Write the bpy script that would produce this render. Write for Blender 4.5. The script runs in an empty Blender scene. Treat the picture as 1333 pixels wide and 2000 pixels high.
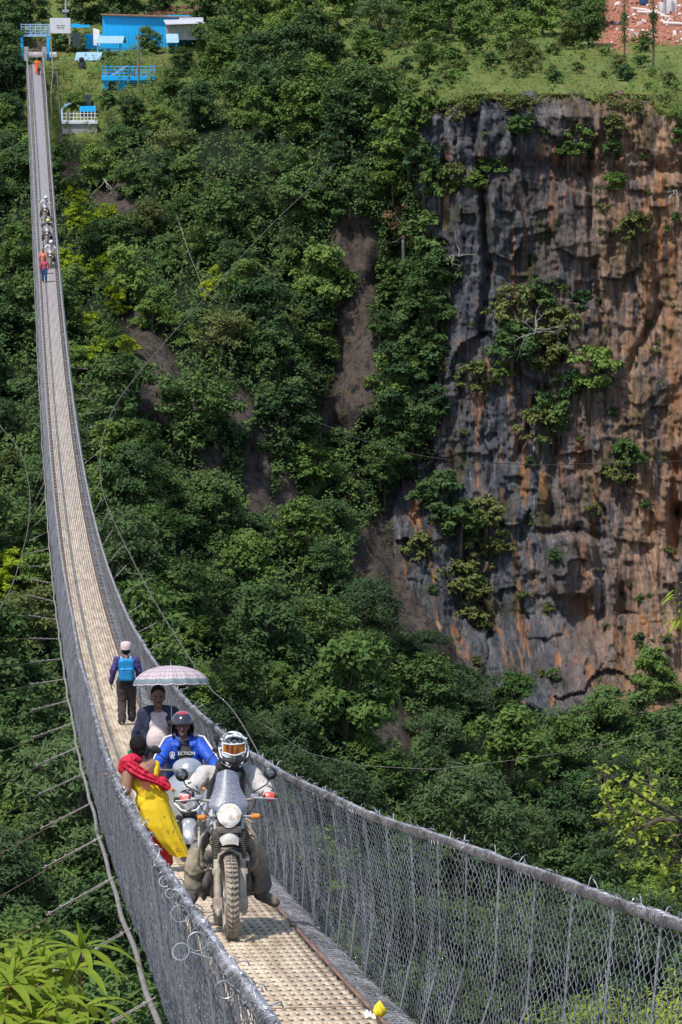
import bpy, bmesh, math, random
import numpy as np
from mathutils import Vector, Matrix, Euler

# ---------------------------------------------------------------- camera, sky, sun, exposure
SC = bpy.context.scene
COL = SC.collection
F_PX = 7000.0
YAW, PITCH = 0.08959, math.atan(1050 / 7000.0)
cy, sy, cp, sp = math.cos(YAW), math.sin(YAW), math.cos(PITCH), math.sin(PITCH)
FW = np.array([sy * cp, cy * cp, -sp]); RT = np.array([cy, -sy, 0.0]); UP = np.cross(RT, FW)
cam_d = bpy.data.cameras.new('camera'); cam = bpy.data.objects.new('camera', cam_d); COL.objects.link(cam)
cam_d.sensor_fit = 'VERTICAL'; cam_d.sensor_height = 24.0; cam_d.lens = 24.0 * 7000 / 2000
cam_d.clip_start = 0.5; cam_d.clip_end = 3000
m = Matrix(((RT[0], UP[0], -FW[0], 0), (RT[1], UP[1], -FW[1], 0), (RT[2], UP[2], -FW[2], 0), (0, 0, 0, 1)))
cam.matrix_world = m
SC.camera = cam
SUN_DIR = Vector((-0.34, -0.36, 0.87)).normalized()      # towards the sun
w = bpy.data.worlds.new('World'); SC.world = w; w.use_nodes = True
nt = w.node_tree; nt.nodes.clear()
sky = nt.nodes.new('ShaderNodeTexSky'); sky.sky_type = 'NISHITA'; sky.sun_disc = False
sky.sun_elevation = math.asin(SUN_DIR.z); sky.sun_rotation = math.atan2(SUN_DIR.x, SUN_DIR.y)
bg = nt.nodes.new('ShaderNodeBackground'); bg.inputs['Strength'].default_value = 0.15
ow = nt.nodes.new('ShaderNodeOutputWorld')
nt.links.new(sky.outputs[0], bg.inputs['Color']); nt.links.new(bg.outputs[0], ow.inputs['Surface'])
sd = bpy.data.lights.new('sun', 'SUN'); sd.energy = 3.9; sd.angle = math.radians(3.0); sd.color = (1.0, 0.955, 0.88)
so = bpy.data.objects.new('sun', sd); COL.objects.link(so); so.location = (0, 0, 60)
so.rotation_euler = SUN_DIR.to_track_quat('Z', 'Y').to_euler()
SC.view_settings.view_transform = 'Standard'; SC.view_settings.look = 'None'
SC.view_settings.exposure = 0.22; SC.view_settings.gamma = 1.0
SC.cycles.max_bounces = 6; SC.cycles.transparent_max_bounces = 12

rng = np.random.default_rng(7); random.seed(7)

# ---------------------------------------------------------------- projection helpers
def ray(px, py):
    px = np.asarray(px, float); py = np.asarray(py, float)
    return FW + ((px - 666.5) / F_PX)[..., None] * RT - ((py - 1000) / F_PX)[..., None] * UP
def at(px, py, Y):
    d = ray(px, py); return d * (np.asarray(Y, float) / d[..., 1])[..., None]
BX = 1.81391
def deck_z(Y):
    u = np.asarray(Y, float) / 100
    return -2.24517 - 21.05331 * u + 4.36768 * u * u + 1.601576 * u ** 3 - 0.3647798 * u ** 4
def deck_slope(Y): return float((deck_z(Y + .5) - deck_z(Y - .5)))
def deck_at(px, py):
    d = ray(px, py); Ys = np.linspace(10, 352, 8000)
    z = d[2] / d[1] * Ys; k = np.where(z <= deck_z(Ys))[0]; i = k[0] if len(k) else len(Ys) - 1
    p = d * Ys[i] / d[1]; return Vector((p[0], p[1], float(deck_z(p[1]))))

# ---------------------------------------------------------------- numpy noise
def _h(ix, iy, iz, seed):
    n = (ix * 374761393 + iy * 668265263 + iz * 2147483647 + seed * 974711) & 0xffffffff
    n = ((n ^ (n >> 13)) * 1274126177) & 0xffffffff
    return ((n ^ (n >> 16)) & 0xffff) / 65535.0
def vn(x, y, seed=0, z=None):
    x = np.asarray(x, float); y = np.asarray(y, float); x, y = np.broadcast_arrays(x, y)
    ix = np.floor(x).astype(np.int64); iy = np.floor(y).astype(np.int64)
    fx = x - ix; fy = y - iy; fx = fx * fx * (3 - 2 * fx); fy = fy * fy * (3 - 2 * fy)
    z0 = np.zeros_like(ix)
    a = _h(ix, iy, z0, seed); b = _h(ix + 1, iy, z0, seed); c = _h(ix, iy + 1, z0, seed); d = _h(ix + 1, iy + 1, z0, seed)
    return (a + (b - a) * fx) * (1 - fy) + (c + (d - c) * fx) * fy
def fbm(x, y, seed=0, o=4):
    s = 0; a = 1; t = 0
    for i in range(o):
        s = s + a * vn(np.asarray(x) * 2 ** i, np.asarray(y) * 2 ** i, seed + i * 17); t += a; a *= .5
    return s / t * 2 - 1

# ---------------------------------------------------------------- materials
def newmat(name):
    mt = bpy.data.materials.new(name); mt.use_nodes = True
    return mt, mt.node_tree, mt.node_tree.nodes['Principled BSDF']
def mat(name, col, rough=.6, metal=0.0, var=0.15, scale=8.0, bump=0.0, spots=None, spec=None, coat=0.0, dirt=None):
    mt, n, b = newmat(name)
    tc = n.nodes.new('ShaderNodeTexCoord')
    nz = n.nodes.new('ShaderNodeTexNoise'); nz.inputs['Scale'].default_value = scale; nz.inputs['Detail'].default_value = 5
    n.links.new(tc.outputs['Object'], nz.inputs['Vector'])
    cr = n.nodes.new('ShaderNodeValToRGB')
    lo = [c * (1 - var) for c in col]; hi = [min(1, c * (1 + var)) for c in col]
    cr.color_ramp.elements[0].position = .3; cr.color_ramp.elements[1].position = .7
    cr.color_ramp.elements[0].color = (*lo, 1); cr.color_ramp.elements[1].color = (*hi, 1)
    n.links.new(nz.outputs['Fac'], cr.inputs['Fac'])
    out = cr.outputs['Color']
    if dirt:   # (colour, amount, scale)
        n2 = n.nodes.new('ShaderNodeTexNoise'); n2.inputs['Scale'].default_value = dirt[2]; n2.inputs['Detail'].default_value = 6
        n.links.new(tc.outputs['Object'], n2.inputs['Vector'])
        r2 = n.nodes.new('ShaderNodeValToRGB'); r2.color_ramp.elements[0].position = .62 - dirt[1] * .35; r2.color_ramp.elements[1].position = .78 - dirt[1] * .3
        n.links.new(n2.outputs['Fac'], r2.inputs['Fac'])
        mx = n.nodes.new('ShaderNodeMixRGB'); n.links.new(r2.outputs['Color'], mx.inputs['Fac'])
        n.links.new(out, mx.inputs['Color1']); mx.inputs['Color2'].default_value = (*dirt[0], 1); out = mx.outputs['Color']
    n.links.new(out, b.inputs['Base Color'])
    b.inputs['Roughness'].default_value = rough; b.inputs['Metallic'].default_value = metal
    if spec is not None: b.inputs['Specular IOR Level'].default_value = spec
    if coat: b.inputs['Coat Weight'].default_value = coat
    if bump:
        bp = n.nodes.new('ShaderNodeBump'); bp.inputs['Strength'].default_value = bump; bp.inputs['Distance'].default_value = .02
        n3 = n.nodes.new('ShaderNodeTexNoise'); n3.inputs['Scale'].default_value = scale * 3; n3.inputs['Detail'].default_value = 4
        n.links.new(tc.outputs['Object'], n3.inputs['Vector'])
        n.links.new(n3.outputs['Fac'], bp.inputs['Height']); n.links.new(bp.outputs['Normal'], b.inputs['Normal'])
    return mt
def leafmat(name, c1, c2, trans=.3, pscale=.9, rough=.55):
    mt, n, b = newmat(name)
    geo = n.nodes.new('ShaderNodeNewGeometry'); oi = n.nodes.new('ShaderNodeObjectInfo')
    nz = n.nodes.new('ShaderNodeTexNoise'); nz.inputs['Scale'].default_value = pscale; nz.inputs['Detail'].default_value = 6; nz.inputs['Roughness'].default_value = .7
    n.links.new(geo.outputs['Position'], nz.inputs['Vector'])
    ad = n.nodes.new('ShaderNodeMath'); ad.operation = 'MULTIPLY_ADD'; ad.inputs[1].default_value = .5
    n.links.new(oi.outputs['Random'], ad.inputs[0]); n.links.new(nz.outputs['Fac'], ad.inputs[2])
    cr = n.nodes.new('ShaderNodeValToRGB'); cr.color_ramp.elements[0].position = .4; cr.color_ramp.elements[1].position = 1.05
    cr.color_ramp.elements[0].color = (*c1, 1); cr.color_ramp.elements[1].color = (*c2, 1)
    n.links.new(ad.outputs[0], cr.inputs['Fac']); n.links.new(cr.outputs['Color'], b.inputs['Base Color'])
    b.inputs['Roughness'].default_value = rough + .15; b.inputs['Specular IOR Level'].default_value = .18
    tr = n.nodes.new('ShaderNodeBsdfTranslucent'); n.links.new(cr.outputs['Color'], tr.inputs['Color'])
    mx = n.nodes.new('ShaderNodeMixShader'); mx.inputs['Fac'].default_value = trans
    out = n.nodes['Material Output']
    n.links.new(b.outputs[0], mx.inputs[1]); n.links.new(tr.outputs[0], mx.inputs[2]); n.links.new(mx.outputs[0], out.inputs['Surface'])
    return mt

M = {}
M['leaf_dark'] = leafmat('leaf_dark', (0.029, 0.067, 0.029), (0.099, 0.167, 0.046), .22)
M['leaf_mid'] = leafmat('leaf_mid', (0.051, 0.108, 0.029), (0.172, 0.262, 0.058), .28)
M['leaf_bright'] = leafmat('leaf_bright', (.20, .30, .015), (.40, .48, .035), .35)
M['leaf_blue'] = leafmat('leaf_blue', (.036, .072, .030), (.105, .165, .062), .24)
M['leaf_olive'] = leafmat('leaf_olive', (.065, .085, .025), (.155, .18, .055), .22)
M['leaf_brown'] = leafmat('leaf_brown', (0.081, 0.072, 0.041), (0.234, 0.158, 0.081), .15)
M['leaf_near'] = leafmat('leaf_near', (.19, .28, .025), (.44, .50, .06), .42, 9.0, .35)
M['leaf_near_small'] = leafmat('leaf_near_small', (0.134, 0.220, 0.029), (0.367, 0.441, 0.057), .38, 8.0, .35)
M['grass_blade'] = leafmat('grass_blade', (0.067, 0.098, 0.023), (0.234, 0.245, 0.070), .3)
M['bark'] = mat('bark', (.10, .075, .055), .9, var=.35, scale=3)
M['bark_pale'] = mat('bark_pale', (.36, .33, .29), .8, var=.2, scale=3)
M['bark_red'] = mat('bark_red', (.30, .13, .08), .7, var=.25, scale=20)
M['wire'] = mat('galvanised_wire', (.43, .425, .45), .40, .5, var=.5, scale=2.2)
M['cable'] = mat('cable', (.32, .285, .275), .6, .2, var=.3, scale=5, bump=.4)
M['pipe'] = mat('grey_pipe', (.22, .195, .18), .6, var=.25, scale=4)
M['rusty'] = mat('rusty_cable', (.22, .12, .08), .8, var=.4, scale=5)
M['black_cable'] = mat('black_cable', (.02, .02, .022), .7)
M['steel'] = mat('steel', (.46, .46, .47), .42, .7, var=.15, scale=20)
M['chrome'] = mat('chrome', (.75, .75, .76), .15, 1.0, var=.05)
M['black'] = mat('black_plastic', (.022, .022, .024), .45, var=.2)
M['rubber'] = mat('black_rubber', (.03, .028, .026), .85, var=.3, scale=20)
M['tyre_mud'] = mat('muddy_tyre', (.20, .165, .13), .9, var=.3, scale=15, dirt=((.36, .30, .24), .6, 10))
M['mud_metal'] = mat('muddy_metal', (.46, .41, .34), .65, .1, var=.2, scale=12, dirt=((.33, .27, .2), .5, 9))
M['mud_dark'] = mat('muddy_dark_metal', (.10, .09, .08), .7, .2, var=.4, scale=14, dirt=((.3, .25, .19), .35, 8))
M['bike_white'] = mat('dusty_white_paint', (.62, .60, .58), .4, var=.1, scale=10, coat=.3, dirt=((.45, .38, .3), .2, 6))
M['silver'] = mat('silver_paint', (.50, .52, .54), .28, .45, var=.08, scale=5, coat=.5)
M['orange_plastic'] = mat('orange_lens', (.75, .26, .04), .3, var=.1)
M['lens'] = mat('lens_glass', (.80, .78, .76), .08, .1, var=.06, scale=60, coat=.8)
M['lens_dark'] = mat('dark_lens', (.18, .19, .2), .08, .6, var=.5, scale=50, coat=.8)
M['skin'] = mat('brown_skin', (.30, .155, .095), .55, var=.1, scale=12)
M['skin_dark'] = mat('dark_skin', (.20, .10, .068), .55, var=.12, scale=12)
M['hair'] = mat('black_hair', (.010, .008, .008), .6, var=.5, scale=40, bump=.8, spec=.2)
M['eye'] = mat('eye_dark', (.015, .01, .008), .2)
M['eyewhite'] = mat('eye_white', (.34, .29, .26), .3)
M['lip'] = mat('lips', (.20, .075, .06), .5)
M['jacket_light'] = mat('dusty_light_fabric', (.50, .47, .45), .8, var=.12, scale=9, bump=.3, dirt=((.3, .26, .24), .15, 5))
M['jacket_dark'] = mat('charcoal_fabric', (.035, .035, .04), .85, var=.4, scale=12, bump=.3)
M['pants_mud'] = mat('muddy_riding_trousers', (.17, .15, .135), .9, var=.35, scale=6, bump=.6, dirt=((.34, .28, .19), .6, 4))
M['boot'] = mat('dusty_boot', (.085, .07, .062), .8, var=.3, scale=10, dirt=((.28, .22, .17), .4, 9))
M['blue_cloth'] = mat('royal_blue_cloth', (.012, .075, .46), .6, var=.15, scale=6, bump=.3)
M['white_cloth'] = mat('white_cloth', (.74, .74, .76), .75, var=.06)
M['navy'] = mat('navy_cloth', (.022, .028, .06), .8, var=.3, scale=6, bump=.3)
M['plum'] = mat('dark_plum_cloth', (.05, .03, .04), .85, var=.3, scale=7, bump=.4)
M['cream'] = mat('cream_shirt', (.62, .52, .50), .8, var=.06, scale=6, bump=.2)
M['black_cloth'] = mat('black_cloth', (.02, .02, .024), .85, var=.3)
M['purple'] = mat('violet_plaid', (.055, .045, .17), .8, var=.6, scale=22, bump=.2)
M['brown_cloth'] = mat('brown_trousers', (.055, .04, .038), .9, var=.3, scale=6, bump=.5)
M['cyan'] = mat('bright_blue_nylon', (.01, .25, .55), .3, var=.25, scale=10, coat=.3)
M['pinkcap'] = mat('pale_pink_cap', (.62, .47, .46), .8, var=.15, scale=20)
M['yellow_cloth'] = mat('yellow_cotton', (.82, .56, .012), .75, var=.07, scale=4, bump=.35)
M['red_cloth'] = mat('crimson_scarf', (.56, .008, .045), .7, var=.2, scale=8, bump=.3)
M['red_pants'] = mat('red_trousers', (.42, .012, .02), .75, var=.15, scale=8)
M['red_glove'] = mat('red_glove', (.55, .05, .035), .6, var=.4, scale=30, dirt=((.75, .6, .55), .35, 28))
M['helmet_dark'] = mat('dark_glossy_helmet', (.045, .04, .06), .15, .2, var=.1, coat=.8)
M['helmet_red'] = mat('red_glossy_helmet', (.45, .06, .055), .2, .1, var=.1, coat=.8)
M['orange_sari'] = mat('orange_red_sari', (.75, .12, .02), .75, var=.25, scale=5)
M['pink_shirt'] = mat('pink_plaid_shirt', (.40, .07, .10), .8, var=.4, scale=18)
M['salmon'] = mat('salmon_top', (.60, .20, .14), .8, var=.2, scale=8)
M['blue_jeans'] = mat('blue_jeans', (.02, .07, .19), .85, var=.2, scale=8)
M['lime'] = mat('lime_helmet', (.55, .72, .12), .3, var=.1)
M['blue_paint'] = mat('sky_blue_paint', (.005, .42, .86), .55, var=.07, scale=1.2, dirt=((.03, .35, .6), .1, 3))
M['blue_roof'] = mat('pale_blue_sheet_roof', (.30, .47, .66), .5, .1, var=.08, scale=2)
M['grey_roof'] = mat('grey_sheet_roof', (.55, .56, .6), .5, .1, var=.1, scale=2)
M['concrete'] = mat('concrete', (.34, .33, .33), .85, var=.2, scale=2)
M['white_paint'] = mat('white_paint', (.66, .66, .68), .6, var=.08, scale=2)
M['dark_hole'] = mat('dark_opening', (.03, .05, .06), .8)
M['wood'] = mat('grey_wood', (.18, .15, .13), .85, var=.3, scale=3)
M['yellow_plastic'] = mat('yellow_plastic', (.85, .62, .02), .3, var=.15, scale=20)
M['redbrown'] = mat('red_brown_brick', (.26, .11, .08), .9, var=.3, scale=3)

def helmet_camo():
    mt, n, b = newmat('black_white_helmet'); tc = n.nodes.new('ShaderNodeTexCoord')
    v = n.nodes.new('ShaderNodeTexNoise'); v.inputs['Scale'].default_value = 17; v.inputs['Detail'].default_value = 2.5; v.inputs['Distortion'].default_value = 1.2
    n.links.new(tc.outputs['Object'], v.inputs['Vector'])
    r = n.nodes.new('ShaderNodeValToRGB'); r.color_ramp.interpolation = 'CONSTANT'
    r.color_ramp.elements[0].color = (.03, .03, .035, 1); r.color_ramp.elements[1].position = .47; r.color_ramp.elements[1].color = (.78, .78, .8, 1)
    e = r.color_ramp.elements.new(.415); e.color = (.28, .28, .31, 1)
    n.links.new(v.outputs['Fac'], r.inputs['Fac']); n.links.new(r.outputs['Color'], b.inputs['Base Color'])
    b.inputs['Roughness'].default_value = .3; b.inputs['Coat Weight'].default_value = .4
    return mt
M['camo'] = helmet_camo()
def goggle_mat():
    mt, n, b = newmat('orange_mirror_lens'); tc = n.nodes.new('ShaderNodeTexCoord')
    mp = n.nodes.new('ShaderNodeMapping'); mp.inputs['Scale'].default_value = (28, 1, 4); n.links.new(tc.outputs['Object'], mp.inputs['Vector'])
    v = n.nodes.new('ShaderNodeTexNoise'); v.inputs['Scale'].default_value = 1; n.links.new(mp.outputs[0], v.inputs['Vector'])
    r = n.nodes.new('ShaderNodeValToRGB'); r.color_ramp.elements[0].position = .35; r.color_ramp.elements[0].color = (.16, .02, .015, 1)
    r.color_ramp.elements[1].position = .65; r.color_ramp.elements[1].color = (.62, .27, .02, 1)
    n.links.new(v.outputs['Fac'], r.inputs['Fac']); n.links.new(r.outputs['Color'], b.inputs['Base Color'])
    b.inputs['Roughness'].default_value = .18; b.inputs['Metallic'].default_value = .4
    return mt
M['goggle'] = goggle_mat(); M['guy'] = mat('weathered_steel_cable', (.12, .105, .095), .7, .1, var=.3, scale=3)
def screen_mat():
    mt, n, b = newmat('dusty_tinted_screen')
    nz = n.nodes.new('ShaderNodeTexNoise'); nz.inputs['Scale'].default_value = 140; tc = n.nodes.new('ShaderNodeTexCoord'); n.links.new(tc.outputs['Object'], nz.inputs['Vector'])
    r = n.nodes.new('ShaderNodeValToRGB'); r.color_ramp.elements[0].position = .58; r.color_ramp.elements[0].color = (.17, .185, .24, 1); r.color_ramp.elements[1].position = .68; r.color_ramp.elements[1].color = (.62, .62, .66, 1)
    n.links.new(nz.outputs['Fac'], r.inputs['Fac']); n.links.new(r.outputs['Color'], b.inputs['Base Color'])
    b.inputs['Roughness'].default_value = .38; b.inputs['Alpha'].default_value = .85
    return mt
M['screen'] = screen_mat()
def lampmat():
    mt, n, b = newmat('lit_headlight_glass'); tc = n.nodes.new('ShaderNodeTexCoord'); nz = n.nodes.new('ShaderNodeTexNoise'); nz.inputs['Scale'].default_value = 22; n.links.new(tc.outputs['Object'], nz.inputs['Vector'])
    r = n.nodes.new('ShaderNodeValToRGB'); r.color_ramp.elements[0].color = (.62, .50, .38, 1); r.color_ramp.elements[1].color = (.9, .88, .86, 1); r.color_ramp.elements[0].position = .35; r.color_ramp.elements[1].position = .55
    n.links.new(nz.outputs['Fac'], r.inputs['Fac']); n.links.new(r.outputs['Color'], b.inputs['Base Color']); n.links.new(r.outputs['Color'], b.inputs['Emission Color']); b.inputs['Emission Strength'].default_value = .12; b.inputs['Roughness'].default_value = .15
    return mt
M['lamp'] = lampmat()
def plaid(name):
    mt, n, b = newmat(name); tc = n.nodes.new('ShaderNodeTexCoord'); uv = tc.outputs['UV']
    sep = n.nodes.new('ShaderNodeSeparateXYZ'); n.links.new(uv, sep.inputs[0])
    def wave(sock, sc, lo, hi):
        m1 = n.nodes.new('ShaderNodeMath'); m1.operation = 'MULTIPLY'; m1.inputs[1].default_value = sc; n.links.new(sock, m1.inputs[0])
        m2 = n.nodes.new('ShaderNodeMath'); m2.operation = 'FRACT'; n.links.new(m1.outputs[0], m2.inputs[0])
        m3 = n.nodes.new('ShaderNodeMath'); m3.operation = 'LESS_THAN'; m3.inputs[1].default_value = .32; n.links.new(m2.outputs[0], m3.inputs[0]); return m3.outputs[0]
    a = wave(sep.outputs[0], 48, 0, 1); c = wave(sep.outputs[1], 6, 0, 1)
    ad = n.nodes.new('ShaderNodeMath'); ad.operation = 'ADD'; n.links.new(a, ad.inputs[0]); n.links.new(c, ad.inputs[1])
    hf = n.nodes.new('ShaderNodeMath'); hf.operation = 'MULTIPLY'; hf.inputs[1].default_value = .5; n.links.new(ad.outputs[0], hf.inputs[0])
    r = n.nodes.new('ShaderNodeValToRGB'); r.color_ramp.elements[0].color = (.66, .56, .59, 1); r.color_ramp.elements[1].color = (.42, .30, .35, 1)
    n.links.new(hf.outputs[0], r.inputs['Fac'])
    bd = n.nodes.new('ShaderNodeMath'); bd.operation = 'GREATER_THAN'; bd.inputs[1].default_value = .80; n.links.new(sep.outputs[1], bd.inputs[0])
    bd2 = n.nodes.new('ShaderNodeMath'); bd2.operation = 'LESS_THAN'; bd2.inputs[1].default_value = .965; n.links.new(sep.outputs[1], bd2.inputs[0])
    bb = n.nodes.new('ShaderNodeMath'); bb.operation = 'MULTIPLY'; n.links.new(bd.outputs[0], bb.inputs[0]); n.links.new(bd2.outputs[0], bb.inputs[1])
    mx = n.nodes.new('ShaderNodeMixRGB'); n.links.new(bb.outputs[0], mx.inputs['Fac']); n.links.new(r.outputs['Color'], mx.inputs['Color1']); mx.inputs['Color2'].default_value = (.20, .27, .30, 1)
    n.links.new(mx.outputs[0], b.inputs['Base Color']); b.inputs['Roughness'].default_value = .6
    tr = n.nodes.new('ShaderNodeBsdfTranslucent'); n.links.new(mx.outputs[0], tr.inputs['Color'])
    ms = n.nodes.new('ShaderNodeMixShader'); ms.inputs['Fac'].default_value = .25
    n.links.new(b.outputs[0], ms.inputs[1]); n.links.new(tr.outputs[0], ms.inputs[2]); n.links.new(ms.outputs[0], n.nodes['Material Output'].inputs['Surface'])
    return mt
M['plaid'] = plaid('pink_plaid_nylon')
def deckmat():
    mt, n, b = newmat('dusty_deck_plank'); geo = n.nodes.new('ShaderNodeNewGeometry')
    mp = n.nodes.new('ShaderNodeMapping'); mp.inputs['Scale'].default_value = (9, .8, 1); n.links.new(geo.outputs['Position'], mp.inputs['Vector'])
    nz = n.nodes.new('ShaderNodeTexNoise'); nz.inputs['Scale'].default_value = 1; nz.inputs['Detail'].default_value = 6; n.links.new(mp.outputs[0], nz.inputs['Vector'])
    r = n.nodes.new('ShaderNodeValToRGB'); r.color_ramp.elements[0].position = .3; r.color_ramp.elements[0].color = (.36, .265, .175, 1); r.color_ramp.elements[1].position = .68; r.color_ramp.elements[1].color = (.74, .60, .43, 1)
    n.links.new(nz.outputs['Fac'], r.inputs['Fac'])
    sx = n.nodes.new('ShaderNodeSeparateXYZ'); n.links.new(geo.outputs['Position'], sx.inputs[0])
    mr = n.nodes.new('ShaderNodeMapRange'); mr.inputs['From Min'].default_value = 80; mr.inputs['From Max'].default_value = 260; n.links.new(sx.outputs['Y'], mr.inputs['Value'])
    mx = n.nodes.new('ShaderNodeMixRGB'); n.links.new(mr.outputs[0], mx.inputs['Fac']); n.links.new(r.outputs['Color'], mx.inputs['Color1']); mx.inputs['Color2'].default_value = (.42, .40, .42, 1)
    n.links.new(mx.outputs[0], b.inputs['Base Color']); b.inputs['Roughness'].default_value = .75
    return mt
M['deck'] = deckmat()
def rockmat():
    mt, n, b = newmat('streaked_limestone')
    L = n.links.new
    geo = n.nodes.new('ShaderNodeNewGeometry'); sx = n.nodes.new('ShaderNodeSeparateXYZ'); L(geo.outputs['Position'], sx.inputs[0])
    def noise(scale3, sc, det=5, rough=.6, dist=0, off=0):
        mp = n.nodes.new('ShaderNodeMapping'); mp.inputs['Scale'].default_value = scale3; mp.inputs['Location'].default_value = (off, off * .7, off * 1.3)
        L(geo.outputs['Position'], mp.inputs['Vector'])
        z = n.nodes.new('ShaderNodeTexNoise'); z.inputs['Scale'].default_value = sc; z.inputs['Detail'].default_value = det; z.inputs['Roughness'].default_value = rough; z.inputs['Distortion'].default_value = dist
        L(mp.outputs[0], z.inputs['Vector']); return z.outputs['Fac']
    def ramp(f, stops):
        r = n.nodes.new('ShaderNodeValToRGB')
        while len(r.color_ramp.elements) < len(stops): r.color_ramp.elements.new(.5)
        for e, (p, c) in zip(r.color_ramp.elements, stops): e.position = p; e.color = (*c, 1) if len(c) == 3 else c
        L(f, r.inputs['Fac']); return r.outputs['Color']
    def gray(f, a, c): return ramp(f, [(a, (0, 0, 0)), (c, (1, 1, 1))])
    def mul(a, c):
        m1 = n.nodes.new('ShaderNodeMath'); m1.operation = 'MULTIPLY'; m1.use_clamp = True; L(a, m1.inputs[0])
        if isinstance(c, float): m1.inputs[1].default_value = c
        else: L(c, m1.inputs[1])
        return m1.outputs[0]
    def mix(f, a, c):
        m1 = n.nodes.new('ShaderNodeMixRGB'); L(f, m1.inputs['Fac']); L(a, m1.inputs['Color1'])
        if isinstance(c, tuple): m1.inputs['Color2'].default_value = (*c, 1)
        else: L(c, m1.inputs['Color2'])
        return m1.outputs['Color']
    def rng_(sock, a, c):
        r = n.nodes.new('ShaderNodeMapRange'); r.inputs['From Min'].default_value = a; r.inputs['From Max'].default_value = c; L(sock, r.inputs['Value']); return r.outputs[0]
    base = ramp(noise((1, .3, .28), 1.1, 12, .8), [(.30, (.022, .025, .033)), (.44, (.075, .082, .102)), (.54, (.15, .153, .168)), (.64, (.27, .262, .262)), (.78, (.46, .44, .42))])
    right = rng_(sx.outputs['X'], 43, 52); low = rng_(sx.outputs['Z'], -16, -26)
    tanw = mul(mul(gray(noise((1, .3, .06), .85, 10, .78, .6, 11), .40, .52), 1.0), right)
    c = mix(tanw, base, ramp(noise((1, .3, .12), 2.2, 8, .7, 0, 5), [(.3, (.17, .10, .065)), (.5, (.42, .25, .155)), (.75, (.62, .46, .34))]))
    brownw = mul(gray(noise((1, .3, .3), .30, 7, .7, .4, 31), .52, .64), .6)
    c = mix(mul(brownw, rng_(sx.outputs['Z'], -12, -18)), c, ramp(noise((1, .3, .3), 2.5, 9, .75, 0, 9), [(.35, (.07, .052, .042)), (.65, (.22, .155, .11))]))
    ow_ = mul(gray(noise((1, .2, .055), .95, 7, .68, .5, 3), .53, .60), gray(noise((1, 1, .25), .26, 4, .6, 0, 17), .42, .53))
    c = mix(mul(ow_, rng_(sx.outputs['Z'], -13.5, -15)), c, ramp(noise((1, .3, .1), 3, 6, .7), [(.3, (.30, .12, .05)), (.7, (.60, .29, .12))]))
    dk = gray(noise((1, .2, .045), 1.7, 7, .7, .2, 23), .53, .60)
    c = mix(mul(dk, .62), c, (.028, .03, .042))
    wh = mul(gray(noise((1, .2, .05), 2.6, 6, .72, .1, 41), .60, .68), low)
    c = mix(mul(wh, .7), c, (.42, .40, .41))
    moss = mul(gray(noise((1, .3, .5), .35, 8, .75, 0, 57), .52, .64), .85)
    c = mix(moss, c, ramp(noise((1, 1, 1), 3, 6, .7), [(.3, (.035, .035, .015)), (.7, (.12, .11, .045))]))
    L(c, b.inputs['Base Color']); b.inputs['Roughness'].default_value = .85; b.inputs['Specular IOR Level'].default_value = .2
    bp = n.nodes.new('ShaderNodeBump'); bp.inputs['Strength'].default_value = 1.0; bp.inputs['Distance'].default_value = .5
    L(noise((1, .6, .38), 2.4, 12, .82, .3, 2), bp.inputs['Height']); L(bp.outputs['Normal'], b.inputs['Normal'])
    return mt
M['rock'] = rockmat()
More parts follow.
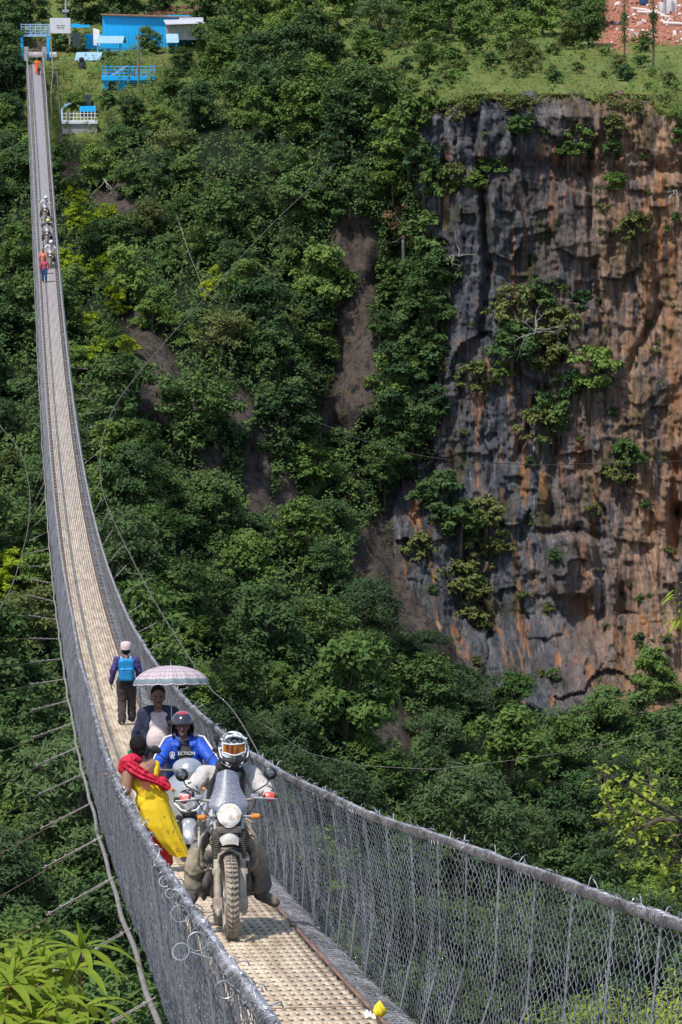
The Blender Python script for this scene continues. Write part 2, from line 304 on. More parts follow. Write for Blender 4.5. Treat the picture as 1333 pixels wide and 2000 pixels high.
def groundmat():
    """slope: brown earth and rock with undergrowth, grass where the attribute says, red soil in the quarry"""
    mt, n, b = newmat('hillside_ground'); L = n.links.new
    geo = n.nodes.new('ShaderNodeNewGeometry')
    at_ = n.nodes.new('ShaderNodeAttribute'); at_.attribute_name = 'cover'
    sx = n.nodes.new('ShaderNodeSeparateXYZ'); L(at_.outputs['Color'], sx.inputs[0])
    def nz(sc, det=7, s3=(1, 1, 1)):
        mp = n.nodes.new('ShaderNodeMapping'); mp.inputs['Scale'].default_value = s3; L(geo.outputs['Position'], mp.inputs['Vector'])
        z = n.nodes.new('ShaderNodeTexNoise'); z.inputs['Scale'].default_value = sc; z.inputs['Detail'].default_value = det; z.inputs['Roughness'].default_value = .7; L(mp.outputs[0], z.inputs['Vector']); return z.outputs['Fac']
    def ramp(f, stops):
        r = n.nodes.new('ShaderNodeValToRGB')
        while len(r.color_ramp.elements) < len(stops): r.color_ramp.elements.new(.5)
        for e, (p, c) in zip(r.color_ramp.elements, stops): e.position = p; e.color = (*c, 1)
        L(f, r.inputs['Fac']); return r.outputs['Color']
    earth = ramp(nz(1.6, 12, (1, 1, .55)), [(.30, (.012, .012, .014)), (.44, (.045, .042, .045)), (.53, (.105, .075, .055)), (.62, (.06, .062, .075)), (.76, (.17, .14, .12))])
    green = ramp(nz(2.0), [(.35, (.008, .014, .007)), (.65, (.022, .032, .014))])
    grass = ramp(nz(.7, 9), [(.3, (.08, .11, .03)), (.5, (.15, .19, .05)), (.7, (.24, .23, .10))])
    red = ramp(nz(2.2, 9), [(.3, (.25, .085, .05)), (.55, (.38, .16, .10)), (.68, (.62, .45, .38))])
    def mix(f, a, c):
        m1 = n.nodes.new('ShaderNodeMixRGB'); L(f, m1.inputs['Fac']); L(a, m1.inputs['Color1']); L(c, m1.inputs['Color2']); return m1.outputs['Color']
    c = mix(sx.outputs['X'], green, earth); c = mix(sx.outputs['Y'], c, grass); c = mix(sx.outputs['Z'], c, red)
    L(c, b.inputs['Base Color']); b.inputs['Roughness'].default_value = .95; b.inputs['Specular IOR Level'].default_value = .1
    bp = n.nodes.new('ShaderNodeBump'); bp.inputs['Distance'].default_value = .3; bp.inputs['Strength'].default_value = .8
    L(nz(3), bp.inputs['Height']); L(bp.outputs['Normal'], b.inputs['Normal'])
    return mt
M['ground'] = groundmat()

# ---------------------------------------------------------------- mesh helpers
def tag(o, label=None, cat=None, group=None, kind=None):
    if label: o['label'] = label
    if cat: o['category'] = cat
    if group: o['group'] = group
    if kind: o['kind'] = kind
    return o
def empty(name, loc=(0, 0, 0), rz=0.0, label=None, cat=None, group=None, mtx=None):
    o = bpy.data.objects.new(name, None); COL.objects.link(o); o.empty_display_size = .2
    if mtx is not None: o.matrix_world = mtx
    else: o.location = loc; o.rotation_euler = (0, 0, rz)
    return tag(o, label, cat, group)
def link(name, me, parent=None, mats=()):
    for mm in mats: me.materials.append(mm)
    o = bpy.data.objects.new(name, me); COL.objects.link(o)
    if parent: o.parent = parent
    return o
def npmesh(name, V_, Q, mats, parent=None, smooth=True):
    V_ = np.ascontiguousarray(V_, dtype=np.float32).reshape(-1, 3); Q = np.ascontiguousarray(Q, dtype=np.int32)
    k = Q.shape[1]; me = bpy.data.meshes.new(name)
    me.vertices.add(len(V_)); me.vertices.foreach_set('co', V_.ravel())
    me.loops.add(Q.size); me.loops.foreach_set('vertex_index', Q.ravel())
    me.polygons.add(len(Q)); me.polygons.foreach_set('loop_start', np.arange(0, Q.size, k, dtype=np.int32))
    me.polygons.foreach_set('loop_total', np.full(len(Q), k, dtype=np.int32))
    if smooth: me.polygons.foreach_set('use_smooth', np.ones(len(Q), dtype=bool))
    me.update(calc_edges=True); me.validate()
    if name is None: return me
    return link(name, me, parent, mats if isinstance(mats, (list, tuple)) else [mats])
def tubes(P, r, sides=3):
    """P (N,K,3) polylines -> verts, quads; r scalar or (N,K)"""
    P = np.asarray(P, float); N, K, _ = P.shape
    T = np.empty_like(P); T[:, 1:-1] = P[:, 2:] - P[:, :-2]; T[:, 0] = P[:, 1] - P[:, 0]; T[:, -1] = P[:, -1] - P[:, -2]
    T /= np.linalg.norm(T, axis=2, keepdims=True) + 1e-12
    ref = np.zeros_like(T); ref[..., 0] = 1.0; bad = np.abs(T[..., 0]) > .9; ref[bad] = (0, 0, 1.0)
    A = np.cross(T, ref); A /= np.linalg.norm(A, axis=2, keepdims=True) + 1e-12; B = np.cross(T, A)
    r = np.broadcast_to(np.asarray(r, float), (N, K))[..., None]
    vs = []
    for s in range(sides):
        a = 2 * math.pi * s / sides; vs.append(P + r * (math.cos(a) * A + math.sin(a) * B))
    V_ = np.stack(vs, 2)        # N,K,S,3
    idx = np.arange(N * K * sides).reshape(N, K, sides)
    a = idx[:, :-1, :]; b = idx[:, 1:, :]; a2 = np.roll(a, -1, 2); b2 = np.roll(b, -1, 2)
    return V_.reshape(-1, 3), np.stack([a, a2, b2, b], -1).reshape(-1, 4)
def merge(parts):
    vs, qs, o = [], [], 0
    for v, q in parts: vs.append(v); qs.append(q + o); o += len(v)
    return np.concatenate(vs), np.concatenate(qs)

class MB:
    def __init__(s): s.v = []; s.f = []; s.m = []; s.cur = 0; s.uv = None
    def mat(s, i): s.cur = i; return s
    def _add(s, vs, fs):
        o = len(s.v); s.v += [tuple(v) for v in vs]; s.f += [tuple(i + o for i in f) for f in fs]; s.m += [s.cur] * len(fs)
    def box(s, c, d, rot=None, bev=0.0):
        x, y, z = [k / 2 for k in d]; R_ = (rot if rot is not None else Matrix.Identity(3)); c = Vector(c)
        if rot is not None and not isinstance(rot, Matrix): R_ = Euler(rot).to_matrix()
        if bev <= 0:
            vs = [R_ @ Vector((i * x, j * y, k * z)) + c for i in (-1, 1) for j in (-1, 1) for k in (-1, 1)]
            fs = [(0, 1, 3, 2), (4, 6, 7, 5), (0, 4, 5, 1), (2, 3, 7, 6), (0, 2, 6, 4), (1, 5, 7, 3)]
            s._add(vs, fs)
        else:
            bm = bmesh.new(); bmesh.ops.create_cube(bm, size=1)
            for v in bm.verts: v.co = Vector((v.co.x * d[0], v.co.y * d[1], v.co.z * d[2]))
            bmesh.ops.bevel(bm, geom=bm.edges[:], offset=bev, segments=2, affect='EDGES', profile=.6)
            bm.verts.index_update()
            s._add([R_ @ v.co + c for v in bm.verts], [[v.index for v in f.verts] for f in bm.faces]); bm.free()
        return s
    def tube(s, pts, r, n=8, cap=True):
        pts = [Vector(p) for p in pts]; K = len(pts); rr = r if isinstance(r, (list, tuple)) else [r] * K
        vs = []; A = None
        for i, p in enumerate(pts):
            t = (pts[min(i + 1, K - 1)] - pts[max(i - 1, 0)]).normalized()
            if A is None: A = t.orthogonal().normalized()
            A = (A - t * A.dot(t));
            if A.length < 1e-6: A = t.orthogonal()
            A.normalize(); B = t.cross(A)
            for k in range(n):
                a = 2 * math.pi * k / n; vs.append(p + rr[i] * (math.cos(a) * A + math.sin(a) * B))
        fs = [(i * n + k, i * n + (k + 1) % n, (i + 1) * n + (k + 1) % n, (i + 1) * n + k) for i in range(K - 1) for k in range(n)]
        if cap: fs += [tuple(range(n))[::-1], tuple((K - 1) * n + k for k in range(n))]
        s._add(vs, fs); return s
    def ell(s, c, r, n=16, mseg=10, rot=None, z0=-1.0, z1=1.0):
        """ellipsoid; z0..z1 keeps a latitude band"""
        R_ = Euler(rot).to_matrix() if rot is not None else Matrix.Identity(3); c = Vector(c)
        a0, a1 = math.asin(max(-1, z0)), math.asin(min(1, z1)); vs = []
        for i in range(mseg + 1):
            a = a0 + (a1 - a0) * i / mseg
            for k in range(n):
                t = 2 * math.pi * k / n
                vs.append(R_ @ Vector((r[0] * math.cos(a) * math.cos(t), r[1] * math.cos(a) * math.sin(t), r[2] * math.sin(a))) + c)
        fs = [(i * n + k, i * n + (k + 1) % n, (i + 1) * n + (k + 1) % n, (i + 1) * n + k) for i in range(mseg) for k in range(n)]
        s._add(vs, fs); return s
    def caps(s, p0, r0, p1, r1, n=12):
        p0 = Vector(p0); p1 = Vector(p1); t = p1 - p0; L_ = t.length
        if L_ < 1e-5: t = Vector((0, 0, 1)); L_ = 1e-5
        t.normalize(); pts = []; rs = []
        for a in (85, 60, 30): pts.append(p0 - t * r0 * math.sin(math.radians(a))); rs.append(r0 * math.cos(math.radians(a)))
        pts += [p0, p1]; rs += [r0, r1]
        for a in (30, 60, 85): pts.append(p1 + t * r1 * math.sin(math.radians(a))); rs.append(r1 * math.cos(math.radians(a)))
        return s.tube(pts, rs, n)
    def poly(s, pts, closed=True): s._add(pts, [tuple(range(len(pts)))]); return s
    def prism(s, pts2, axis_o, ax, ay, az, th):
        """extrude polygon pts2 (u,v) in plane axis_o + u*ax + v*ay by th along az"""
        o = Vector(axis_o); ax, ay, az = Vector(ax), Vector(ay), Vector(az); n = len(pts2)
        a = [o + ax * u + ay * v for u, v in pts2]; b = [p + az * th for p in a]
        s._add(a + b, [tuple(range(n))[::-1], tuple(range(n, 2 * n))] + [(i, (i + 1) % n, n + (i + 1) % n, n + i) for i in range(n)]); return s
    def lathe(s, prof, c, axis='Z', n=24, a0=0, a1=2 * math.pi):
        """prof list of (radius, height)"""
        full = abs(a1 - a0 - 2 * math.pi) < 1e-6; c = Vector(c); k = n if full else n + 1; vs = []
        for r, h in prof:
            for i in range(k):
                t = a0 + (a1 - a0) * i / n; a, b = r * math.cos(t), r * math.sin(t)
                vs.append(c + (Vector((a, b, h)) if axis == 'Z' else Vector((h, a, b)) if axis == 'X' else Vector((a, h, b))))
        fs = [(j * k + i, j * k + (i + 1) % k, (j + 1) * k + (i + 1) % k, (j + 1) * k + i) for j in range(len(prof) - 1) for i in range(n if full else n)]
        s._add(vs, fs); return s
    def grid(s, fn, nu, nv):
        vs = [fn(i / nu, j / nv) for j in range(nv + 1) for i in range(nu + 1)]
        fs = [(j * (nu + 1) + i, j * (nu + 1) + i + 1, (j + 1) * (nu + 1) + i + 1, (j + 1) * (nu + 1) + i) for j in range(nv) for i in range(nu)]
        s._add(vs, fs); return s
    def mesh(s, name, mats, smooth=True):
        me = bpy.data.meshes.new(name); me.from_pydata(s.v, [], s.f)
        for mm in (mats if isinstance(mats, (list, tuple)) else [mats]): me.materials.append(mm)
        me.polygons.foreach_set('material_index', s.m)
        if smooth: me.polygons.foreach_set('use_smooth', [True] * len(me.polygons))
        me.update(); return me
    def build(s, name, mats, parent=None, smooth=True, sharp=35):
        me = s.mesh(name, mats, smooth); o = link(name, me, parent)
        if smooth and sharp:
            try: me.set_sharp_from_angle(angle=math.radians(sharp))
            except Exception: pass
        return o
    def remesh(s, name, mats, parent=None, voxel=.012, sm=3, fold=0.0, fs=.07):
        me = s.mesh(name + '_src', mats); ob = bpy.data.objects.new('tmp', me); COL.objects.link(ob)
        r = ob.modifiers.new('r', 'REMESH'); r.mode = 'VOXEL'; r.voxel_size = voxel
        q = ob.modifiers.new('s', 'SMOOTH'); q.iterations = sm; q.factor = .5
        if fold:
            tx = bpy.data.textures.new('folds', 'CLOUDS'); tx.noise_scale = fs; tx.noise_depth = 2; dm = ob.modifiers.new('d', 'DISPLACE'); dm.texture = tx; dm.strength = fold; dm.texture_coords = 'LOCAL'; dm.mid_level = .5
        dg = bpy.context.evaluated_depsgraph_get(); nm = bpy.data.meshes.new_from_object(ob.evaluated_get(dg)); nm.name = name
        bpy.data.objects.remove(ob); bpy.data.meshes.remove(me)
        nm.polygons.foreach_set('use_smooth', [True] * len(nm.polygons)); nm.materials.clear()
        return link(name, nm, parent, mats if isinstance(mats, (list, tuple)) else [mats])
def copy_tree(o, parent=None):
    c = o.copy(); COL.objects.link(c); c.parent = parent
    for ch in list(o.children): copy_tree(ch, c)
    return c
def text_mesh(body, size, name, mt, parent, mtx, ext=.001):
    cu = bpy.data.curves.new('t', 'FONT'); cu.body = body; cu.size = size; cu.extrude = ext; cu.align_x = 'CENTER'; cu.align_y = 'CENTER'
    ob = bpy.data.objects.new('t', cu); COL.objects.link(ob)
    dg = bpy.context.evaluated_depsgraph_get(); me = bpy.data.meshes.new_from_object(ob.evaluated_get(dg)); bpy.data.objects.remove(ob)
    me.materials.clear(); me.transform(mtx); return link(name, me, parent, [mt])

# ---------------------------------------------------------------- terrain
YK = [-300, -100, 0, 60, 90, 105, 120, 140, 180, 230, 330, 600, 900, 1200, 1350, 1500, 1750, 2000, 2400]
XK = [-500, 0, 200, 450, 650, 800, 900, 1333, 1900]
TB = np.array([
    [520, 520, 520, 525, 530, 540, 545, 560, 570],
    [440, 440, 440, 442, 444, 446, 446, 450, 455],
    [400, 400, 398, 396, 394, 392, 390, 388, 388],
    [374, 372, 370, 368, 366, 364, 362, 358, 356],
    [369, 369, 369, 364, 356, 352, 350, 344, 342],
    [366, 367, 366, 357, 350, 345, 341, 337, 334],
    [354, 355, 355, 348, 344, 338, 334, 330, 328],
    [351, 352, 352, 345, 340, 330, 324, 321, 319],
    [346, 349, 348, 339, 331, 318, 306, 305, 304],
    [341, 345, 344, 331, 322, 308, 303, 302, 301],
    [328, 334, 333, 319, 314, 308, 303, 302, 301],
    [305, 308, 308, 305, 309, 307, 302, 301, 300],
    [282, 285, 286, 290, 302, 303, 300, 299, 298],
    [262, 265, 266, 270, 280, 293, 296, 296, 296],
    [249, 252, 253, 256, 263, 276, 289, 288, 287],
    [237, 240, 241, 244, 250, 258, 270, 274, 274],
    [219, 222, 223, 227, 233, 239, 244, 250, 252],
    [202, 205, 206, 209, 215, 221, 226, 232, 235],
    [178, 180, 181, 184, 190, 196, 200, 206, 210]], float)
def table(px, py):
    px = np.asarray(px, float); py = np.asarray(py, float); px, py = np.broadcast_arrays(px, py); sh = px.shape; px = px.ravel(); py = py.ravel()
    rows = np.stack([np.interp(px, XK, r) for r in TB])
    j = np.clip(np.searchsorted(YK, py) - 1, 0, len(YK) - 2); yk = np.array(YK, float)
    t = np.clip((py - yk[j]) / (yk[j + 1] - yk[j]), 0, 1); i = np.arange(len(px))
    return (rows[j, i] * (1 - t) + rows[j + 1, i] * t).reshape(sh)
# outline of the cliff top in the picture's rows
CT_X = [560, 700, 780, 810, 870, 940, 1050, 1120, 1160, 1200, 1260, 1290, 1333, 1500, 1900]
CT_Y = [150, 182, 214, 214, 188, 172, 174, 172, 186, 170, 176, 210, 222, 215, 230]
def cliff_top(px): return np.interp(px, CT_X, CT_Y)
def in_cliff(px, py, grow=0):
    L_ = np.interp(py, [150, 250, 430, 600, 800, 900, 1000, 1150, 1300, 1380], [800, 795, 845, 858, 835, 800, 775, 800, 895, 930])
    return (px > L_ - grow) & (py > cliff_top(px) - grow) & (py < 1390 + grow)
def smooth01(a): a = np.clip(a, 0, 1); return a * a * (3 - 2 * a)
def terrY(px, py):
    px = np.asarray(px, float); py = np.asarray(py, float)
    Y = table(px, py)
    Y = Y + 5.0 * fbm(px / 130, py / 260, 3) * smooth01((py - 180) / 150) + 1.6 * fbm(px / 35, py / 70, 9) * smooth01((py - 150) / 150)
    return Y
def terr(px, py): return at(px, py, terrY(px, py))
nx, ny = 330, 380
gx = np.linspace(-500, 1900, nx); gy = np.linspace(-300, 2400, ny)
GX, GY = np.meshgrid(gx, gy)
TY = terrY(GX, GY)
# set the sheet back behind the separate cliff face
LB = np.interp(GY, [150, 250, 430, 600, 800, 900, 1000, 1150, 1300, 1380], [800, 795, 845, 858, 835, 800, 775, 800, 895, 930]) + 30 * fbm(GY / 60, GX / 200, 19)
inn = smooth01((GX - LB) / 60) * smooth01((GY - cliff_top(GX) - 12) / 16) * smooth01((1400 - GY) / 40)
TY = TY + 7.0 * inn
TP = at(GX, GY, TY)
# close the valley: gorge floor, then up the near bank under the camera
extra = []
for (Y, z, j) in ((150, -69, 2), (110, -72, 3), (80, -66, 2), (55, -48, 3), (38, -33, 2), (24, -17, 1.2), (14, -8, .5), (7, -4.2, .1), (-4, -3.6, .1), (-25, -3.2, .1)):
    t = np.linspace(-1, 1, nx); hw = 30 + max(Y, 0) * .22 + 20
    extra.append(np.stack([t * hw + 2, np.full(nx, float(Y)) + j * fbm(t * 6, np.full(nx, Y * .1), 4), z + j * 1.2 * fbm(t * 9, np.full(nx, Y * .3), 8)], -1))
ALL = np.concatenate([TP, np.array(extra)], 0); NR = ALL.shape[0]
idx = np.arange(NR * nx).reshape(NR, nx)
Q = np.stack([idx[:-1, :-1], idx[1:, :-1], idx[1:, 1:], idx[:-1, 1:]], -1).reshape(-1, 4)
# cover attribute : R bare earth, G grass, B red soil
EARTH = [(225, 395, 30, 34), (290, 725, 45, 75), (265, 640, 25, 30), (690, 540, 38, 95), (700, 700, 36, 90), (665, 800, 28, 60), (505, 930, 20, 75), (812, 1000, 42, 120), (760, 1090, 50, 60), (560, 1000, 22, 50), (820, 1180, 60, 60),
         (790, 1420, 42, 45), (850, 1400, 22, 36), (890, 1270, 50, 50), (640, 1500, 20, 14), (410, 900, 16, 34), (570, 700, 26, 20), (335, 820, 20, 50), (450, 1180, 16, 24), (130, 330, 20, 20), (235, 470, 16, 26), (600, 880, 24, 24), (470, 800, 18, 26)]
def earthmask(px, py):
    e = np.zeros(np.broadcast(px, py).shape)
    for cx, cy_, rx, ry in EARTH: e = np.maximum(e, smooth01(1.5 - ((px - cx) / (rx * 1.3)) ** 2 - ((py - cy_) / (ry * 1.2)) ** 2 + .9 * fbm(px / 18, py / 26, 5)))
    return e
def grassmask(px, py):
    g = smooth01((cliff_top(px) - py + 34) / 12) * smooth01((px - 520 + 60 * fbm(px / 50, py / 30, 6)) / 60)
    g = np.maximum(g, smooth01((290 - py) / 30) * smooth01((230 + 25 * fbm(px / 30, py / 30, 8) - px) / 30) * smooth01((px - 45) / 10)); g = np.maximum(g, .8 * smooth01((250 + 30 * fbm(px / 30, py / 30, 8) - py) / 30) * smooth01((560 - px) / 60) * smooth01((px - 200) / 10))
    return g * smooth01((py + 90) / 60)
RED = lambda px, py: smooth01((px - 1165 + 25 * fbm(px / 30, py / 20, 2)) / 20) * smooth01((92 + 25 * fbm(px / 50, py / 20, 12) - py) / 12) * smooth01((py + 60) / 30)
R_ = earthmask(GX, GY); G_ = grassmask(GX, GY); B_ = RED(GX, GY)
PLAZA = smooth01(1.3 - ((GX - 80) / 60) ** 2 - ((GY - 92) / 18) ** 2)
cov = np.zeros((NR, nx, 4), np.float32); cov[:ny, :, 0] = np.maximum(R_, PLAZA); cov[:ny, :, 1] = G_ * (1 - PLAZA); cov[:ny, :, 2] = B_; cov[..., 3] = 1; cov[ny:, :, 0] = .4
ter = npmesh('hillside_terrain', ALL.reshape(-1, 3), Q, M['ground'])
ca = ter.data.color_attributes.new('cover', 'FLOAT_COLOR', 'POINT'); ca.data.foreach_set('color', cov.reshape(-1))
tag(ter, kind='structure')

# cliff face ----------------------------------------------------------------
cxn, cyn = 440, 440
cgx = np.linspace(700, 1800, cxn); t_ = np.linspace(0, 1, cyn)
CX = np.repeat(cgx[None], cyn, 0); top = cliff_top(cgx)
top = top + 7 * fbm(cgx / 30, cgx * 0, 61) + 3 * fbm(cgx / 8, cgx * 0, 62)
CYp = top[None] + (1420 - top)[None] * t_[:, None]
s_ = 23.3; WX = (CX - 29) / s_; WZ = -(CYp + 50) / s_
base = table(CX, CYp)
def rid(x, y, sd, o=3): return 1 - 2 * np.abs(fbm(x, y, sd, o))
wX = WX + .5 * fbm(WX / 4, WZ / 9, 70)
DY = -1.9 * fbm(wX / 8, WZ / 26, 71) - .85 * rid(wX / 3.4, WZ / 13, 73) - .30 * rid(wX / 1.15, WZ / 6, 75) - .16 * rid(wX / .5, WZ / 3, 77) - .20 * fbm(WX / .3, WZ / .5, 79, 3) - .22 * fbm(WX / .9, WZ / .7, 80, 3)
# broken horizontal ledges and blocks
for k_, (ss, aa) in enumerate(((3.3, 1.2), (1.5, .75), (.7, .34))):
    jx = WX / ss + .8 * fbm(WX / 6, WZ / 6, 90 + k_); jz = WZ / (ss * 1.7) + .8 * fbm(WX / 7, WZ / 7, 95 + k_)
    DY += aa * (_h(np.floor(jx).astype(np.int64), np.floor(jz + .5 * (np.floor(jx) % 2)).astype(np.int64), np.zeros(jx.shape, np.int64), 5) - .5)
# rounded lip at the top, bulging grey blocks in the upper band
lip = np.clip((CYp - top[None]) / 22, 0, 1); DY += 2.0 * (1 - np.sqrt(np.clip(1 - (1 - lip) ** 2, 0, 1)))
upper = smooth01((330 - CYp) / 50)
DY -= upper * (1.2 * np.abs(fbm(WX / 2.4, WZ / 5, 87, 3)) + .45 * np.abs(fbm(WX / .5, WZ / .9, 88, 3)))
DY += .7 * smooth01(1 - np.abs(CYp - 335 - 25 * fbm(WX / 4, WX * 0, 6)) / 22) * smooth01((CX - 760) / 30)
FISS = [([(925, 180), (940, 350), (955, 520), (945, 650)], 9, 4.0), ([(870, 190), (868, 320), (880, 360)], 8, 2.4), ([(1165, 180), (1150, 330), (1160, 520), (1190, 700)], 7, 2.0),
        ([(1010, 180), (1005, 260), (1040, 420)], 6, 1.8), ([(835, 420), (850, 700), (835, 900), (845, 960)], 9, 2.6), ([(1322, 900), (1326, 1000), (1322, 1080)], 14, 4.5), ([(1270, 480), (1290, 600), (1230, 720)], 9, 2.4),
        ([(1085, 860), (1078, 1000), (1090, 1060)], 10, 2.0), ([(1165, 1030), (1180, 1120), (1170, 1240)], 10, 2.4), ([(1210, 1150), (1220, 1300)], 12, 3), ([(900, 1080), (930, 1150), (960, 1320)], 20, 3), ([(990, 720), (1060, 760), (1010, 900)], 8, 2.2), ([(640, 450), (650, 700), (700, 850)], 16, 3.0), ([(1045, 1040), (1120, 1035), (1180, 1050)], 8, 1.8)]
for pts, wd, dp in FISS:
    for (x0, y0), (x1, y1) in zip(pts[:-1], pts[1:]):
        dx, dy = x1 - x0, y1 - y0; tt = np.clip(((CX - x0) * dx + (CYp - y0) * dy) / (dx * dx + dy * dy), 0, 1)
        wob = 5 * fbm(WX / 2, WZ / 2, 15)
        dist = np.hypot(CX - x0 - tt * dx + wob, CYp - y0 - tt * dy); DY += dp * .4 * np.exp(-(dist / wd) ** 2)
DY -= 2.0 * smooth01(1.4 - ((CX - 1118) / 48) ** 4 - ((CYp - 1105) / 62) ** 4)
DY -= 1.6 * smooth01(1.3 - ((CX - 1290) / 50) ** 2 - ((CYp - 1200) / 130) ** 2)
YY = base + DY + 1.2 + 7 * (1 - smooth01((CX - np.interp(CYp, [150, 250, 430, 600, 800, 900, 1000, 1150, 1300, 1380], [800, 795, 845, 858, 835, 800, 775, 800, 895, 930]) + 50) / 50))
CP = at(CX, CYp, YY)
idx = np.arange(cxn * cyn).reshape(cyn, cxn); Q = np.stack([idx[:-1, :-1], idx[1:, :-1], idx[1:, 1:], idx[:-1, 1:]], -1).reshape(-1, 4)
cl = npmesh('cliff', CP.reshape(-1, 3), Q, M['rock']); tag(cl, kind='structure')
def cliffY(px, py):
    i = int(np.clip(np.searchsorted(cgx, px), 0, cxn - 1)); tp = top[i]; j = int(np.clip((py - tp) / (1420 - tp) * (cyn - 1), 0, cyn - 1)); return float(YY[j, i])

# ---------------------------------------------------------------- the suspension bridge
W2 = 0.44
OR_Y = [6, 15, 18.8, 22.2, 26, 33, 44, 80, 140, 205, 275, 350]; OR_V = [1.04, 1.015, .976, .861, .715, .602, .548, .55, .55, .59, .62, .72]
OL_Y = [6, 13, 20.7, 30.4, 38, 44, 56, 67, 80, 140, 205, 275, 350]; OL_V = [1.04, 1.05, 1.035, 1.008, .962, .907, .812, .80, .71, .675, .64, .70, .85]
def off(side, Y): return np.interp(Y, OR_Y, OR_V) if side > 0 else np.interp(Y, OL_Y, OL_V)
RH = 1.2
Y0, Y1 = 7.0, 351.0
bridge = empty('suspension_bridge', (0, 0, 0), 0, 'long grey suspension footbridge with chain-link sides sagging across the gorge', 'bridge')
# deck: lengthwise planks with small cross bars between
Ys = np.concatenate([np.arange(Y0, 70, .5), np.arange(70, Y1 + .1, 1.5)])
NP = 13; pw = .88 / NP
vs, qs = [], []
for i in range(NP):
    x0 = -W2 + i * pw + .0125; x1 = -W2 + (i + 1) * pw - .0125
    jit = .002 * rng.standard_normal()
    zt = deck_z(Ys) + jit
    ring = np.stack([np.stack([np.full_like(Ys, BX + a), Ys, zt + b], -1) for a, b in ((x0, 0), (x1, 0), (x1, -.005), (x0, -.005))], 1)
    v = ring.reshape(-1, 3); n_ = len(Ys); id4 = np.arange(n_ * 4).reshape(n_, 4)
    a = id4[:-1]; b = id4[1:]; q = np.stack([a, np.roll(a, -1, 1), np.roll(b, -1, 1), b], -1).reshape(-1, 4)
    vs.append((v, q))
V_, Q = merge(vs)
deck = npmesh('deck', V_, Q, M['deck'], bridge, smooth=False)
# cross bars filling parts of the gaps (leaves the rows of slots)
def boxes(c, d):
    c = np.asarray(c, float); d = np.broadcast_to(np.asarray(d, float), c.shape) / 2
    sg = np.array([(i, j, k) for i in (-1, 1) for j in (-1, 1) for k in (-1, 1)], float)
    v = c[:, None] + sg[None] * d[:, None]; f = np.array([(0, 1, 3, 2), (4, 6, 7, 5), (0, 4, 5, 1), (2, 3, 7, 6), (0, 2, 6, 4), (1, 5, 7, 3)])
    return v.reshape(-1, 3), (np.arange(len(c))[:, None, None] * 8 + f[None]).reshape(-1, 4)
yb = np.arange(Y0, Y1, .33)
V_, Q = boxes(np.stack([np.full_like(yb, BX), yb, deck_z(yb) - .0035], -1), (.88, .09, .003))
npmesh('cross_bars', V_, Q, M['deck'], bridge, smooth=False)
for yy in np.arange(Y0, 78, 1.2):
    b = MB(); b.box((BX, yy, float(deck_z(yy)) - .15), (1.56, .06, .08), bev=.006); b.build('cross_beam', M['pipe'], bridge)
yb = np.arange(79, Y1, 1.2)
V_, Q = boxes(np.stack([np.full_like(yb, BX), yb, deck_z(yb) - .15], -1), (1.56, .06, .08))
tag(npmesh('cross_beam', V_, Q, M['pipe'], bridge, smooth=False), kind='stuff')
yb = np.array([14., 23.4, 31.6, 41., 63.5, 92., 131.])
for yy in yb:
    b = MB(); b.box((BX, yy, float(deck_z(yy)) + .003), (.86, .009, .006)); b.build('deck_seam', M['rusty'], bridge)
def line(lat, up, Ya, Yb, step):
    Y = np.arange(Ya, Yb + step * .5, step); L_ = lat(Y) if callable(lat) else np.full_like(Y, lat)
    return np.stack([BX + L_, Y, deck_z(Y) + up], -1)
for sd_ in (-1, 1):
    P = line(sd_ * (W2 + .03), .005, Y0, Y1, 1.0); v, q = tubes(P[None], .014, 6); npmesh('edge_cable', v, q, M['rusty'], bridge)
    for k, e in enumerate((.10, .22)):
        P = line(sd_ * (W2 + e), -.16, Y0, Y1, 1.0); v, q = tubes(P[None], .02, 6); npmesh('main_cable', v, q, M['cable'], bridge)
    # handrail cable with its spiral wire wrap
    lat = lambda Y, s=sd_: s * off(s, Y)
    Y = np.arange(Y0, Y1, .25); P = np.stack([BX + lat(Y) + .006 * fbm(Y / 1.7, Y * 0, 5 + sd_), Y, deck_z(Y) + RH + .012 * fbm(Y / 2.1, Y * 0, 8 + sd_)], -1)
    rad = .023 + .004 * fbm(Y * 1.2, Y * 0, 9) + np.where(((Y + .3) % 2.6) < .25, .007, 0) + .00006 * Y
    v, q = tubes(P[None], rad[None], 9); hr = npmesh('handrail_cable', v, q, M['cable'], bridge)
    Yh = np.arange(Y0, 75, .0066); ph = Yh / .048 * 2 * math.pi / 1.0 + 3.2 * fbm(Yh * 2.3, Yh * 0, 3)
    r_ = np.interp(Yh, Y, rad) + .004 + .003 * fbm(Yh * 7, Yh * 0, 13)
    Ph = np.stack([np.interp(Yh, Y, P[:, 0]) + r_ * np.cos(ph), Yh, np.interp(Yh, Y, P[:, 2]) + r_ * np.sin(ph)], -1)
    v, q = tubes(Ph[None], .0052, 4); npmesh('wire_wrap', v, q, M['wire'], hr)
    # frayed wire ends standing off the handrail
    ye = rng.uniform(Y0, 90, 520); e = []
    for y in ye:
        p = np.array([BX + float(lat(y)), y, float(deck_z(y)) + RH + .02]); a = rng.uniform(-1, 1, 3) * np.array([.06, .075, .045]) + np.array([0, 0, .02])
        e.append(np.stack([p, p + a * .5 + np.array([0, 0, .012]), p + a, p + a + np.array([.01, .02, -.025])]))
    v, q = tubes(np.array(e), .0034, 3); tag(npmesh('wire_ends', v, q, M['wire'], hr), kind='stuff')

